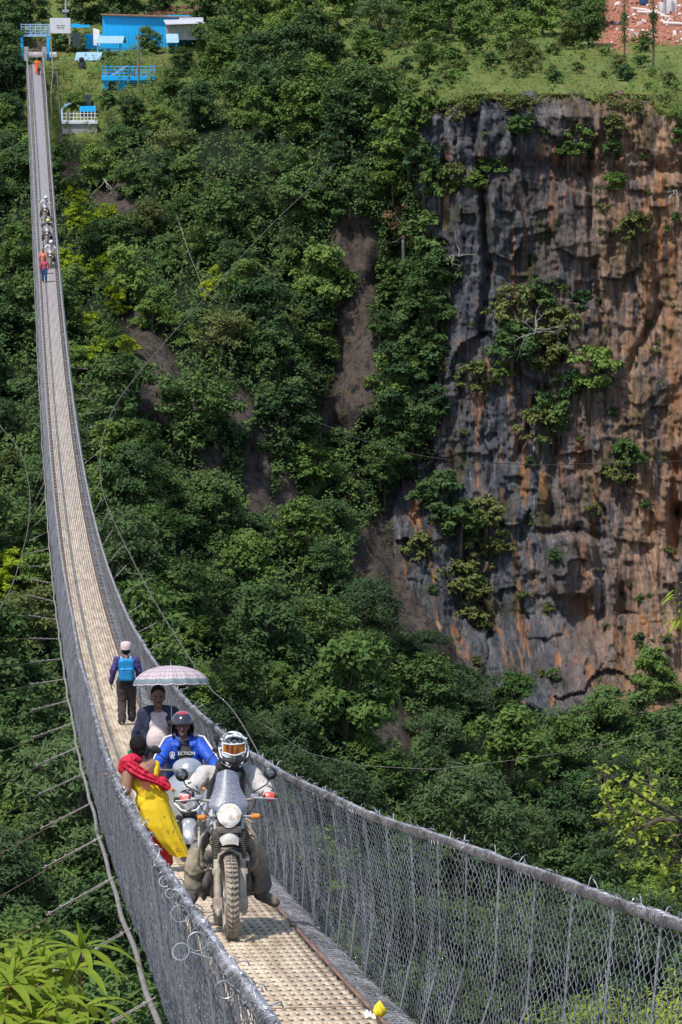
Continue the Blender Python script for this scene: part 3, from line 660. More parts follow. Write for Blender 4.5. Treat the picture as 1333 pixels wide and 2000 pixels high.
def fence(side, Ya, Yb, pitch, K, r):
    Yw = np.arange(Ya, Yb, pitch); k = np.arange(K + 1); vv = k / K
    z = np.where((k % 2) == 0, .5, -.5) * 1.08
    Y = Yw[:, None] + z[None] * pitch * np.where((np.arange(len(Yw)) % 2) == 0, 1, 1)[:, None]
    Y = Yw[:, None] + pitch * .56 * z[None] * 2 * .5
    # neighbouring wires are mirrored so that they hook into each other
    Y = Yw[:, None] + pitch * .54 * np.where(((k[None] + (np.arange(len(Yw))[:, None])) % 2) == 0, 1.0, -1.0)
    o = off(side, Y); b0 = W2 + .035
    vb = np.broadcast_to(vv[None], Y.shape)
    wob = .035 * fbm(Y * .8, vb * 2.2, 31 + side) + .008 * fbm(Y * 3.2, vb * 5, 33 + side)
    bow = .07 * np.sin(np.pi * vb) * (1 + .5 * fbm(Y / 2.2, Y * 0, 41))
    # drapes flat off the deck edge, then climbs to the handrail
    xb = .85 if side < 0 else .78
    kx = [0, .10, .19, .25, .33, .6, 1]; la = np.stack([np.full_like(o, b0), np.full_like(o, xb - .14), np.full_like(o, xb - .03), np.full_like(o, xb), xb + (o - xb) * .10, xb + (o - xb) * .46, o - .01])
    vi = np.clip(np.searchsorted(kx, vb, side='right') - 1, 0, 5); f_ = (vb - np.array(kx)[vi]) / (np.array(kx)[vi + 1] - np.array(kx)[vi]); ii = np.indices(o.shape)
    lat_ = la[vi, ii[0], ii[1]] * (1 - f_) + la[vi + 1, ii[0], ii[1]] * f_ + bow * .35 + wob * np.clip(vb * 3, .25, 1)
    zz = np.interp(vb, kx, [-.005, -.03, -.10, -.09, .05, .56, RH])
    P = np.stack([BX + side * lat_, Y, deck_z(Y) + zz + .01 * fbm(Y * 3, vb * 4, 51)], -1)
    P = P + rng.normal(0, .0022, P.shape) * (Ya < 70)
    return tubes(P, r, 3)
for side in (-1, 1):
    parts = [fence(side, 8, 62, .072, 46, .0029 if side > 0 else .0023), fence(side, 62, 140, .10, 28, .0034), fence(side, 140, Y1, .16, 14, .0055)]
    v, q = merge(parts); fm = npmesh('mesh_fence', v, q, M['wire'], bridge)
# suspenders: hanger rods between handrail and cross beams
def hanger(side, Y):
    o = float(off(side, Y)); z = float(deck_z(Y)); ys = Y + rng.normal(0, .04)
    pts = [(BX + side * (o + .0), Y, z + RH), (BX + side * (o * .5 + .44), ys, z + .45), (BX + side * (.78 if side < 0 else .72), ys, z - .13)]
    return pts
hy = np.arange(8.2, 66, 1.2)
for side in (-1, 1):
    for Y in hy:
        b = MB(); p = hanger(side, Y); b.tube(p, .0075, 6); b.tube([(p[0][0], Y - .03, p[0][2] + .035), (p[0][0] + side * .035, Y, p[0][2]), (p[0][0], Y + .03, p[0][2] - .04)], .006, 5)
        b.build('hanger_rod', M['steel'], bridge)
pl = []
for side in (-1, 1):
    for Y in np.arange(67, Y1, 1.8): pl.append(hanger(side, Y))
v, q = tubes(np.array(pl), .009, 3); tag(npmesh('hanger_rod', v, q, M['steel'], bridge), kind='stuff')
# loose wire loops hanging from the near left handrail
for (px, py, dd) in ((352, 1785, .10), (385, 1840, .10), (352, 1858, .09), (300, 1660, .08), (268, 1610, .07), (322, 1720, .08), (240, 1545, .07), (440, 1938, .09), (332, 1745, .06)):
    Yl = np.interp(py, [1468, 1542, 1601, 1677, 1744, 1799, 1870, 1946, 1996], [38.2, 30.4, 25.5, 20.7, 17.6, 15.6, 13.5, 12.0, 11.2])
    p = at(px, py, Yl); b = MB(); n_ = 22; rr = dd * .42
    ax = Vector(rng.normal(0, .35, 3)) + Vector((0.2, 1, 0)); ax.normalize(); u_ = ax.orthogonal().normalized(); w_ = ax.cross(u_)
    turns = rng.uniform(.8, 1.25)
    b.tube([Vector(p) + (u_ * math.cos(t) + w_ * math.sin(t)) * rr * (1 - .12 * t / 6) + ax * .004 * t for t in np.linspace(0, 2 * math.pi * turns, n_)] + [Vector((BX - float(off(-1, Yl)), Yl, float(deck_z(Yl)) + RH - .02))], .0034, 6)
    b.build('wire_loop', M['steel'], bridge)
# water pipe slung under the left side
def pipe(Ya, Yb, ph):
    Y = np.arange(Ya, Yb, .5); x = BX - .89 - .02 * np.sin(Y / 6 * math.pi) ** 2 - .02 * fbm(Y / 5, Y * 0, 5); z = deck_z(Y) - .20 - .03 * np.sin((Y - ph) / 6 * math.pi) ** 2
    v, q = tubes(np.stack([x, Y, z], -1)[None], .024, 9); npmesh('water_pipe', v, q, M['pipe'], bridge)
pipe(8, 46, 1.7); pipe(44.5, Y1 - 4, 1.7)
# wind guys and the ties that run to them
def spl(pts, n=160):
    pts = np.array(sorted(pts, key=lambda p: p[0]), float); y = np.linspace(pts[0, 0], pts[-1, 0], n)
    cx_ = np.polyfit(pts[:, 0], pts[:, 1], 5); cz_ = np.polyfit(pts[:, 0], pts[:, 2], 4)
    # smooth piecewise interpolation (Catmull-Rom on Y)
    def cr(col):
        out = []
        for yy in y:
            i = int(np.clip(np.searchsorted(pts[:, 0], yy) - 1, 0, len(pts) - 2)); p1, p2 = pts[i], pts[i + 1]; p0 = pts[max(i - 1, 0)]; p3 = pts[min(i + 2, len(pts) - 1)]
            h = p2[0] - p1[0]; t = (yy - p1[0]) / h
            m1 = (p2[col] - p0[col]) / max(p2[0] - p0[0], 1e-6) * h; m2 = (p3[col] - p1[col]) / max(p3[0] - p1[0], 1e-6) * h
            out.append((2 * t ** 3 - 3 * t * t + 1) * p1[col] + (t ** 3 - 2 * t * t + t) * m1 + (-2 * t ** 3 + 3 * t * t) * p2[col] + (t ** 3 - t * t) * m2)
        return np.array(out)
    return np.stack([cr(1), y, cr(2)], -1)
def ip(px, py, Y): p = at(px, py, Y); return (Y, p[0], p[2])
gr_ = spl([ip(655, 320, 302), ip(520, 450, 265), ip(425, 555, 236), ip(330, 660, 208), ip(240, 770, 178), ip(205, 840, 160), ip(196, 900, 148), ip(199, 950, 138), ip(215, 1000, 128), ip(255, 1085, 112), ip(300, 1170, 98), ip(400, 1330, 75), ip(510, 1480, 58), (45, 5.4, -15.5), (28, 8.2, -17)])
gl_ = spl([ip(-260, 600, 268), ip(-60, 740, 225), ip(0, 830, 200), ip(40, 882, 178), ip(57, 950, 158), ip(58, 1005, 144), ip(45, 1075, 124), ip(0, 1190, 98), (60, -3.4, -15.0), (37, -5.8, -13.2), (15, -9, -11)])
for g_ in (gl_, gr_):
    v, q = tubes(g_[None], .008 + .00007 * g_[:, 1][None], 6); npmesh('wind_cable', v, q, M['guy'], bridge)
def tie(side, Y, g_):
    j = int(np.abs(g_[:, 1] - Y).argmin()); e = Vector(g_[j]); a = Vector((BX + side * .88, Y, float(deck_z(Y)) - .14)); d = (e - a); L_ = d.length; d.normalize()
    b = MB(); sc = 1 + Y / 90
    n = 8; b.tube([a + d * L_ * t + Vector((0, 0, -.10 * L_ / 6 * math.sin(math.pi * t))) for t in np.linspace(0, 1, n)], [(.0038 if side < 0 else .0025) * sc ** .3] * n, 5)
    o = b.build('wind_tie', M['rusty'] if Y < 50 else M['guy'], bridge)
    tb = MB(); off_ = d.cross(Vector((0, 0, 1))).normalized() * .026
    p0 = a + d * .10; p1 = a + d * .36
    for s in (-1, 1): tb.tube([p0 + off_ * s, p1 + off_ * s], .0048, 5)
    for t in (.10, .36): tb.tube([a + d * t - off_ * 1.5, a + d * t + off_ * 1.5], .012, 6)
    tb.tube([a, p0], .006, 6)
    tb.tube([p1, a + d * .84], .007, 5)
    for t in (.52, .66, .80): tb.box(a + d * t + Vector((0, 0, .006)), (.034, .028, .036), bev=.006)
    tb.build('turnbuckle', M['cable'], o)
for k in range(-2, 22):
    Y = 31.7 + 6 * k
    if Y > 9: tie(-1, Y, gl_)
for k in range(0, 22):
    Y = 62 + 6 * k
    tie(1, Y, gr_)
# other thin lines in the valley
def wire_line(pts, r, lab, cat='cable', mt='cable'):
    P = np.array([at(*p) for p in pts]); n_ = len(P); t = np.linspace(0, n_ - 1, 60); C = np.stack([np.interp(t, range(n_), P[:, i]) for i in range(3)], -1)
    C[1:-1] = (C[:-2] + C[1:-1] * 2 + C[2:]) / 4
    v, q = tubes(C[None], r, 5); o = npmesh('cable', v, q, M[mt]); return tag(o, lab, cat)
wire_line([(600, 815, 288), (700, 858, 286), (820, 890, 284), (900, 901, 282), (1050, 908, 280), (1200, 905, 278), (1333, 900, 277), (1500, 890, 275)], .03, 'thin black cable strung straight across the orange cliff face', mt='black_cable')
wire_line([(500, 1405, 200), (600, 1470, 200), (700, 1495, 200), (850, 1503, 200), (1000, 1485, 202), (1150, 1462, 204), (1333, 1415, 206), (1500, 1370, 208)], .011, 'thin cable sagging in front of the green trees below the cliff')
wire_line([(345, 420, 296), (372, 500, 290), (400, 570, 285), (425, 590, 280)], .014, 'thin wire dropping through the dark trees beside the wind guy')
# far tower and gate at the bridge end

# ---------------------------------------------------------------- far bank: gate, huts, stage
def pbox(b, x0, x1, y0, y1, Y, dY, mi=0):
    """a box whose front face spans those picture columns and rows at distance Y"""
    p = at(x0, y1, Y); q = at(x1, y0, Y); b.mat(mi).box(((p[0] + q[0]) / 2, Y + dY / 2, (p[2] + q[2]) / 2), (abs(q[0] - p[0]), dY, abs(q[2] - p[2]))); return b
def ptube(b, pts, r, mi=0, n=6): b.mat(mi).tube([at(*p) for p in pts], r, n); return b
gate = empty('entrance_gate', tuple(at(70, 118, 350)), 0, 'tall blue steel gateway where the far end of the footbridge lands', 'gate')
def G(b, name, mats, par, **k):
    o = b.build(name, mats, None, **k); o.parent = par; o.matrix_parent_inverse = Matrix.Translation(-Vector(par.location)); return o
for (x0, x1) in ((40.5, 46), (92, 97)):
    b = MB(); pbox(b, x0, x1, 70, 117, 350, .3); G(b, 'post', M['blue_paint'], gate)
b = MB(); pbox(b, 40, 98, 68, 71.5, 350, .35); G(b, 'beam', M['blue_roof'], gate)
b = MB()
for yy in (48, 53, 58, 63, 67): ptube(b, [(42, yy, 351), (97, yy, 351)], .035)
for xx in (42, 51, 60, 70, 80, 89, 97): ptube(b, [(xx, 46, 351), (xx, 68, 351)], .04)
for xx in (42, 60, 80): ptube(b, [(xx, 67, 351), (xx + 18, 48, 351)], .03)
G(b, 'lattice', M['blue_roof'], gate)
for xx in (52, 87):
    b = MB(); pbox(b, xx - 4, xx + 4, 92, 119, 348.5, 1.2); o = G(b, 'anchor_block', M['concrete'], gate)
b = MB()
for yy in (97, 104, 110): ptube(b, [(56, yy, 349), (66, yy, 349)], .03); ptube(b, [(75, yy, 349), (84, yy, 349)], .03)
G(b, 'barrier_rail', M['wood'], gate)
# sign board
sg = empty('sign_board', tuple(at(117, 70, 356)), 0, 'large white board with faint writing beside the far blue gateway', 'sign')
b = MB(); pbox(b, 98, 138, 35, 65, 356, .1); G(b, 'panel', M['white_paint'], sg)
for xx in (100, 136):
    b = MB(); pbox(b, xx - 1, xx + 1, 36, 86, 356.15, .12); G(b, 'post', M['steel'], sg)
b = MB()
for (x0, x1, yy) in ((111, 116, 50), (118, 122, 50), (123, 127, 50), (112, 119, 54), (121, 126, 54.5)): pbox(b, x0, x1, yy - .7, yy + .7, 355.985, .01)
G(b, 'lettering', M['jacket_dark'], sg)
# stage floor and steps behind the gate
b = MB(); pbox(b, 50, 112, 106, 112, 356, 12); tag(b.build('landing_path', M['deck']), kind='structure')
# long blue shed
sh = empty('blue_shed', tuple(at(290, 105, 366)), 0, 'long windowless bright blue sheet-metal shed on the far bank', 'shed')
b = MB(); pbox(b, 203, 373, 31, 106, 366, 5); G(b, 'wall', M['blue_paint'], sh)
b = MB(); p = at(199, 30, 366); q = at(374, 33, 366)
b.prism([(0, 0), (q[0] - p[0], -.25), (q[0] - p[0], -.13), (0, .13)], (p[0], 365.6, p[2]), (1, 0, 0), (0, 0, 1), (0, 1, 0), 5.8); G(b, 'roof', M['rusty'], sh)
b = MB()
for x in np.arange(208, 372, 6): pbox(b, x, x + 1.2, 34, 105, 365.97, .03)
G(b, 'ribs', M['blue_paint'], sh)
b = MB(); pbox(b, 167, 204, 68, 96, 367, 4); o = G(b, 'side_wing', M['blue_paint'], sh)
# low building on its right with white roof
lb = empty('low_building', tuple(at(362, 80, 360)), 0, 'low grey concrete house with white sheet roof right of the blue shed', 'house')
b = MB(); pbox(b, 328, 397, 48, 78, 361, 5); G(b, 'wall', M['concrete'], lb)
b = MB(); p = at(324, 48, 360); q = at(400, 44, 360); b.prism([(0, 0), (q[0] - p[0], .1), (q[0] - p[0], .17), (0, .07)], (p[0], 360, p[2]), (1, 0, 0), (0, .25, 1), (0, 1, .06), 5.5); G(b, 'roof', M['grey_roof'], lb)
b = MB(); pbox(b, 352, 398, 35, 40, 364, 4); G(b, 'upper_roof', M['grey_roof'], lb)
aw = empty('awning_hut', tuple(at(337, 88, 355)), 0, 'small pale blue canopy half hidden by the tree below the grey house', 'canopy')
b = MB(); p = at(326, 84, 355); q = at(347, 84, 355); b.prism([(0, 0), (q[0] - p[0], 0), (q[0] - p[0] + .15, .07), (.15, .07)], (p[0], 355, p[2]), (1, 0, 0), (0, 0, 1), (0, 1, .42), 1.9); G(b, 'roof', M['blue_roof'], aw)
b = MB()
for xx in (328, 345): ptube(b, [(xx, 84, 355.2), (xx, 96, 355.2)], .05)
G(b, 'post', M['blue_paint'], aw)
# gazebos
def gazebo(x0, x1, yt, ym, yb, Y, lab):
    g = empty('shelter', tuple(at((x0 + x1) / 2, yb, Y)), 0, lab, 'shelter', 'picnic shelters on the far bank')
    p = at(x0, ym, Y); q = at(x1, ym, Y); wdt = q[0] - p[0]; hh = (ym - yt) / 19.5
    b = MB(); b.prism([(0, 0), (wdt, 0), (wdt, .06), (0, .06)], (p[0], Y, p[2]), (1, 0, 0), (0, 0, 1), (0.25, 1.5, hh * .92), 1); b.prism([(0, 0), (wdt, 0), (wdt, .06), (0, .06)], (p[0] + .25, Y + 1.5, p[2] + hh * .92), (1, 0, 0), (0, 0, 1), (.25, 1.5, -hh * .9), 1)
    G(b, 'roof', M['blue_roof'], g)
    for i, xx in enumerate((x0 + 4, x1 - 4)):
        for dy in (.3, 2.6):
            b = MB(); a = at(xx, ym, Y); e = at(xx, yb, Y); b.tube([(a[0], Y + dy, a[2]), (a[0], Y + dy, e[2] - .3)], .06, 6); G(b, 'post', M['blue_paint'], g)
    b = MB(); a = at(x0 + 8, yb, Y); e = at(x1 - 8, yb, Y); b.box(((a[0] + e[0]) / 2, Y + 1.4, a[2] + .25), (e[0] - a[0], .4, .06)); b.box(((a[0] + e[0]) / 2, Y + 1.4, a[2] + .1), (.2, .3, .3)); G(b, 'bench', M['wood'], g)
gazebo(188, 240, 71, 85, 101, 361, 'upper picnic shelter with pale blue roof in front of the long blue shed')
gazebo(146, 196, 103, 119, 138, 355, 'lower picnic shelter with pale blue sheet roof on the grass')
# blue kiosk with a railed flat roof
kk = empty('blue_kiosk', tuple(at(245, 192, 347)), 0, 'blue concrete kiosk with dark doorway and railed flat roof above the slope', 'building')
b = MB(); pbox(b, 203, 300, 157, 194, 347, 3.5); G(b, 'wall', M['blue_paint'], kk)
b = MB(); pbox(b, 200, 304, 149, 157, 346.6, 4.3); G(b, 'roof_slab', M['blue_paint'], kk)
b = MB(); pbox(b, 212, 230, 160, 186, 346.97, .06); G(b, 'door', M['dark_hole'], kk)
b = MB(); pbox(b, 250, 268, 162, 176, 346.97, .06); G(b, 'window', M['dark_hole'], kk)
b = MB()
for yy in (130, 137, 143): ptube(b, [(200, yy, 346.9), (303, yy, 346.9)], .03)
for xx in np.arange(200, 304, 8.5): ptube(b, [(xx, 129, 346.9), (xx, 149, 346.9)], .03)
G(b, 'railing', M['blue_paint'], kk)
b = MB(); ptube(b, [(219, 147, 347.5), (246, 129, 350)], .06); ptube(b, [(224, 147, 347.5), (250, 129, 350)], .06); G(b, 'stair_rail', M['blue_roof'], kk)
# viewing terrace with white balustrade and blue tank
vt = empty('viewing_terrace', tuple(at(155, 248, 342)), 0, 'white railed viewing terrace with light blue handrail near the far bridge end', 'terrace')
b = MB(); pbox(b, 122, 190, 241, 262, 342, 4); G(b, 'base', M['concrete'], vt)
b = MB(); pbox(b, 121, 191, 237, 242, 341.8, 4.6); G(b, 'slab', M['white_paint'], vt)
b = MB()
for yy in (222, 229): ptube(b, [(123, yy, 342), (190, yy, 342)], .035)
for xx in np.arange(123, 191, 7): ptube(b, [(xx, 218, 342), (xx, 238, 342)], .05)
G(b, 'balustrade', M['white_paint'], vt)
b = MB(); ptube(b, [(122, 238, 342), (121, 215, 342.5), (128, 207, 344), (146, 199, 347)], .09); ptube(b, [(124, 210, 343), (130, 204, 345), (148, 196, 348)], .07); G(b, 'handrail', M['blue_roof'], vt)
tk = MB(); pbox(tk, 156, 188, 208, 218, 344.5, 1.2); tag(tk.build('water_tank', M['blue_paint']), 'flat bright blue tank standing on the white terrace', 'tank')
tb = MB(); pbox(tb, 167, 178, 186, 208, 346, .8); tag(tb.build('dark_panel', M['dark_hole']), 'dark green upright box behind the blue tank', 'box')
# poles
def pole(pts, r, lab, mt='wood'):
    b = MB(); b.tube([at(*p) for p in pts], r, 7); p = at(*pts[0]); b.box((p[0], p[1], p[2] - .1), (.3, .3, .3)); tag(b.build('pole', M[mt]), lab, 'pole')
pole([(120, 272, 341), (117, 205, 341), (112, 138, 341)], .09, 'leaning dark wooden pole left of the white terrace')
pole([(271, 170, 345), (271, 65, 345)], .10, 'tall dark pole beside the small blue kiosk')
pole([(129, 45, 368), (129, 0, 368), (129, -40, 368)], .10, 'grey mast rising behind the white sign board', 'concrete')
pole([(102, 245, 344), (100, 180, 344), (104, 140, 344), (98, 60, 344)], .06, 'pale crooked pole close to the right of the bridge end', 'bark_pale')
ft = MB(); pbox(ft, 122, 135, 19, 24, 367.5, 1); tag(ft.build('mast_platform', M['concrete']), 'grey platform collar around the mast behind the sign', 'platform')
# small things left of the bridge end
b = MB(); p = at(18, 234, 345); b.box((p[0] + .45, 345, p[2]), (1.0, .6, .5), bev=.05); b.mat(1).box((p[0] + .45, 345, p[2] + .35), (1.1, .7, .12)); tag(b.build('painted_cart', [M['blue_roof'], M['orange_plastic']]), 'small blue and orange cart under the trees left of the far bridge', 'cart')
for (xa, ya, xb, yb) in ((17, 284, 25, 310), (36, 286, 46, 308)):
    b = MB(); a = Vector(at(xa, ya, 338)); e = Vector(at(xb, yb, 335)); d = e - a
    b.prism([(-.2, 0), (.2, 0), (.2, .12), (-.2, .12)], a, (1, 0, 0), Vector((0, -.4, 1)).normalized(), d.normalized(), d.length)
    tag(b.build('concrete_slab', M['white_paint']), 'narrow white concrete strip in the grass left of the far bridge, ' + ('the outer one' if xa < 30 else 'the one nearer the bridge'), 'slab')
b = MB(); pbox(b, 140, 158, 47, 54, 366, 2); pbox(b, 158, 176, 49, 54, 366, 2); tag(b.build('low_wall', M['blue_paint']), 'low blue wall between the sign board and the blue shed', 'wall')
b = MB(); pbox(b, 143, 158, 64, 92, 364, .8, 0); tag(b.build('doorway_booth', M['dark_hole']), 'dark narrow booth left of the blue shed wing', 'booth')
b = MB(); p = at(183, 88, 364); b.prism([(0, 0), (.62, -.1), (.62, 1.5), (0, 1.7)], (p[0], 364, p[2]), (1, 0, 0), (0, 0.2, 1), (0, 1, 0), .08); tag(b.build('leaning_panel', M['white_paint']), 'white panel leaning at the left end of the blue shed', 'panel')
# stone terraces above the shed
b = MB(); pbox(b, 290, 398, 12, 18, 384, 1.0); pbox(b, 280, 398, 22, 28, 378, 1.0); tag(b.build('stone_terrace', M['redbrown']), 'red brown terrace walls stepping up above the blue shed', 'wall')
# people and a buffalo coloured bundle
b = MB(); p = at(161, 140, 353); b.ell((p[0], 353, p[2] + .55), (.38, .4, .65)); b.ell((p[0] - .05, 352.9, p[2] + 1.2), (.26, .25, .22)); b.box((p[0], 353, p[2] + .1), (.5, .4, .4), bev=.1); tag(b.build('covered_bundle', M['jacket_dark']), 'dark covered bundle standing under the lower picnic shelter', 'bundle')
# quarry on the right
def heap(name, px, py, Y, n, sz, lab, mt):
    r = []; b = MB()
    for _ in range(n):
        p = at(px[0] + (px[1] - px[0]) * random.random(), py[0] + (py[1] - py[0]) * random.random(), 1); p = terr(px[0] + (px[1] - px[0]) * random.random(), py[0] + (py[1] - py[0]) * random.random())
        s = sz * (.4 + random.random()); b.box(p + np.array([0, 0, s * .2]), (s, s * .8, s * .6), rot=(random.random() * 3, random.random() * 3, random.random() * 3), bev=s * .12)
    return tag(b.build(name, M[mt], smooth=False), lab, 'rubble', kind='stuff')
M['rubble'] = mat('pale_rubble', (.42, .19, .13), .9, var=.3, scale=1.5)
M['rubble_white'] = mat('white_rubble', (.68, .6, .57), .9, var=.15, scale=1.5)
heap('rubble', (1170, 1420), (5, 88), 0, 300, .4, 'pink and red rubble of the quarry above the cliff', 'rubble')
heap('rubble', (1190, 1420), (10, 85), 0, 70, .45, 'scattered pale stones on the red quarry soil', 'rubble_white')
for k, (xa, ya, xb, yb, lb_) in enumerate(((1233, 22, 1290, 29, 'long pale log lying on the red soil, the uppermost one'), (1245, 29, 1300, 33, 'pale plank lying just below the uppermost log'), (1290, 36, 1345, 46, 'thin pale beam lying slanted on the red soil'), (1296, 51, 1360, 55, 'thick grey log at the right edge of the red quarry'))):
    b = MB(); a = Vector(terr(xa, ya)); e = Vector(terr(xb, yb)); e.y = a.y; u = Vector((0, 0, .3)); b.tube([a + u, (a + e) / 2 + u * 1.1, e + u], [.16, .18, .12], 8); tag(b.build('log', M['rubble_white']), lb_, 'log', 'logs in the quarry')
b = MB(); a = terr(1310, 26); b.box((a[0], a[1], a[2] + .7), (1.1, 1.0, 1.6), bev=.04); b.box((a[0] - .9, a[1], a[2] + .6), (.6, .8, 1.1), bev=.04); tag(b.build('white_block', M['white_paint']), 'white plastered block beside the pole on the quarry', 'block')
b = MB(); a = terr(1296, 28); b.tube([(a[0], a[1] - .8, a[2]), (a[0], a[1] - .8, a[2] + 4)], .16, 8); b.box((a[0], a[1] - .8, a[2] + .1), (.4, .4, .2)); tag(b.build('concrete_post', M['concrete']), 'thick pale post standing in front of the white block', 'post')
b = MB(); a = terr(1258, 10); b.box((a[0], a[1], a[2] + .5), (.9, .7, .9), bev=.1); b.box((a[0], a[1], a[2] + 1.1), (.6, .5, .4), bev=.08); tag(b.build('blue_barrel', M['blue_jeans']), 'dark blue container standing at the top of the quarry', 'container')
b = MB(); a = terr(752, 192); b.box((a[0], a[1], a[2] + .35), (2.6, .8, .8), bev=.04); b.box((a[0] - .2, a[1] + .2, a[2] + .78), (2.9, 1.0, .1), bev=.02); tag(b.build('stone_wall', M['concrete']), 'short grey stone wall at the left end of the cliff top', 'wall')

# ---------------------------------------------------------------- vegetation
def leaf_faces(C, Nn, size, r_, asp=.5, droop=0.0):
    """two-triangle folded leaves (as 4-gons) at C with normals Nn"""
    n = len(C); Nn = Nn / (np.linalg.norm(Nn, axis=1, keepdims=True) + 1e-9)
    a = r_.normal(size=(n, 3)); a -= (a * Nn).sum(1, keepdims=True) * Nn; a /= np.linalg.norm(a, axis=1, keepdims=True) + 1e-9
    b = np.cross(Nn, a); s = np.broadcast_to(np.asarray(size, float), (n,))[:, None] * r_.uniform(.65, 1.35, (n, 1))
    A = a * s; B = b * s * asp
    V_ = np.stack([C - A, C + B * .9 - A * .1, C + A - Nn * s * droop, C - B * .9 - A * .1], 1).reshape(-1, 3)
    return V_, np.arange(n * 4).reshape(n, 4)
def crown_mesh(name, R, H, lobes, nleaf, size, mt, seed, lean=(0, 0), asp=.5, flat=.75):
    r_ = np.random.default_rng(seed); th = r_.uniform(0, 2 * np.pi, lobes); u = r_.uniform(-1, 1, lobes) ** 1.0
    zc = H * .52 + u * H * .40; prof = np.sqrt(np.clip(1 - np.where(u > 0, u, u * .75) ** 2, .05, 1)); rad = R * r_.uniform(.25, .92, lobes)
    cen = np.stack([np.cos(th) * rad * prof + lean[0] * zc, np.sin(th) * rad * prof + lean[1] * zc, zc], 1)
    cen[:, :2] += (vn(np.cos(th) * 2 + seed, np.sin(th) * 2, seed)[:, None] - .5) * R * .35 * np.stack([np.cos(th), np.sin(th)], 1)
    lr = R * r_.uniform(.17, .40, lobes); k = r_.choice(lobes, nleaf, p=lr ** 2 / (lr ** 2).sum())
    d = r_.normal(size=(nleaf, 3)); d[:, 2] = d[:, 2] * .9 + .25; d /= np.linalg.norm(d, axis=1, keepdims=True)
    # lobes are themselves tufted: leaves gather on sprays
    sp_ = 9; sdir = r_.normal(size=(lobes, sp_, 3)); sdir[..., 2] = np.abs(sdir[..., 2]) * .9 - .15; sdir /= np.linalg.norm(sdir, axis=2, keepdims=True)
    pick = sdir[k, r_.integers(0, sp_, nleaf)]; mixw = r_.uniform(.35, .85, (nleaf, 1)); d = d * (1 - mixw) + pick * mixw
    P = cen[k] + d * (lr[k] * (r_.uniform(.6, 1.35, nleaf)))[:, None] * np.array([1, 1, flat])
    Nn = d * .7 + np.array([0, -.12, .6]) + r_.normal(0, .36, (nleaf, 3))
    V_, Q = leaf_faces(P, Nn, size, r_, asp, .25)
    me = npm(name, V_, Q, mt); return me, cen
def npm(name, V_, Q, mt, smooth=False):
    o = npmesh(name, V_, Q, mt, None, smooth); me = o.data; bpy.data.objects.remove(o); return me
def trunk_mesh(name, H, cen, r0, mt, seed):
    r_ = np.random.default_rng(seed); b = MB(); top = Vector((cen[:, 0].mean(), cen[:, 1].mean(), H * .6))
    j = [Vector((0, 0, -1.2)), Vector((r_.normal(0, .05) * H * .2, r_.normal(0, .05) * H * .2, H * .22)), top * .75, top]
    b.tube(j, [r0 * 1.2, r0, r0 * .7, r0 * .45], 7)
    for c in cen[r_.choice(len(cen), min(9, len(cen)), replace=False)]:
        c = Vector(c); s = j[1].lerp(j[3], r_.uniform(.2, .9)); mid = s.lerp(c, .5) + Vector((0, 0, -.08 * H * r_.random())); b.tube([s, mid, c], [r0 * .42, r0 * .26, r0 * .1], 5)
    me = b.mesh(name, mt); return me
PROTO = {}
def proto(kind, n, R, H, lobes, nleaf, size, mt, bark='bark', **k):
    L_ = []
    for i in range(n):
        me, cen = crown_mesh(kind + '_crown', R, H, lobes, nleaf, size, M[mt], hash_(kind) + i * 7, lean=(rng.normal(0, .08), rng.normal(0, .08) - .05), **k)
        L_.append((me, trunk_mesh(kind + '_trunk', H, cen, .045 * R + .03, M[bark], i + 5)))
    PROTO[kind] = L_
def hash_(s): return sum(ord(c) * (i + 3) for i, c in enumerate(s)) % 10007
proto('dark', 6, 3.0, 5.8, 52, 7000, .18, 'leaf_dark')
proto('mid', 6, 2.6, 5.4, 36, 5200, .175, 'leaf_mid')
proto('bright', 3, 2.1, 5.0, 30, 3600, .20, 'leaf_bright')
proto('blue', 4, 3.0, 5.0, 60, 8500, .17, 'leaf_blue', asp=.28)
proto('olive', 3, 2.2, 3.8, 34, 2900, .14, 'leaf_olive', asp=.45)
proto('brown', 2, 3.0, 4.4, 34, 2900, .18, 'leaf_brown', 'bark_pale', asp=.35)
proto('ivy', 3, 1.5, 3.4, 40, 3800, .14, 'leaf_dark')
proto('shrub', 4, 1.1, 1.6, 22, 1900, .115, 'leaf_mid')
proto('shrub_dark', 3, 1.1, 1.6, 22, 1900, .115, 'leaf_dark')
proto('shrub_olive', 3, 1.1, 1.4, 22, 1500, .10, 'leaf_olive')
# slender trees of the plateau
def pine_proto(seed, H=5.5):
    r_ = np.random.default_rng(seed); n = 1500; t = r_.uniform(.22, 1, n) ** .9; lv = np.round(t * 9) / 9 + r_.normal(0, .012, n)
    rad = (1.05 - lv) * 1.25 * r_.uniform(.2, 1, n) ** .5; a = r_.uniform(0, 6.28, n)
    P = np.stack([np.cos(a) * rad, np.sin(a) * rad, lv * H + .15 * rad], 1); N_ = np.stack([np.cos(a) * .2, np.sin(a) * .2, np.ones(n)], 1) + r_.normal(0, .5, (n, 3))
    V_, Q = leaf_faces(P, N_, .19, r_, .28); me = npm('pine_crown', V_, Q, M['leaf_dark']); b = MB(); b.tube([(0, 0, -.8), (.05, 0, H * .5), (0, 0, H * .97)], [.09, .065, .02], 6); return me, b.mesh('pine_trunk', M['bark'])
PROTO['pine'] = [pine_proto(3), pine_proto(4)]
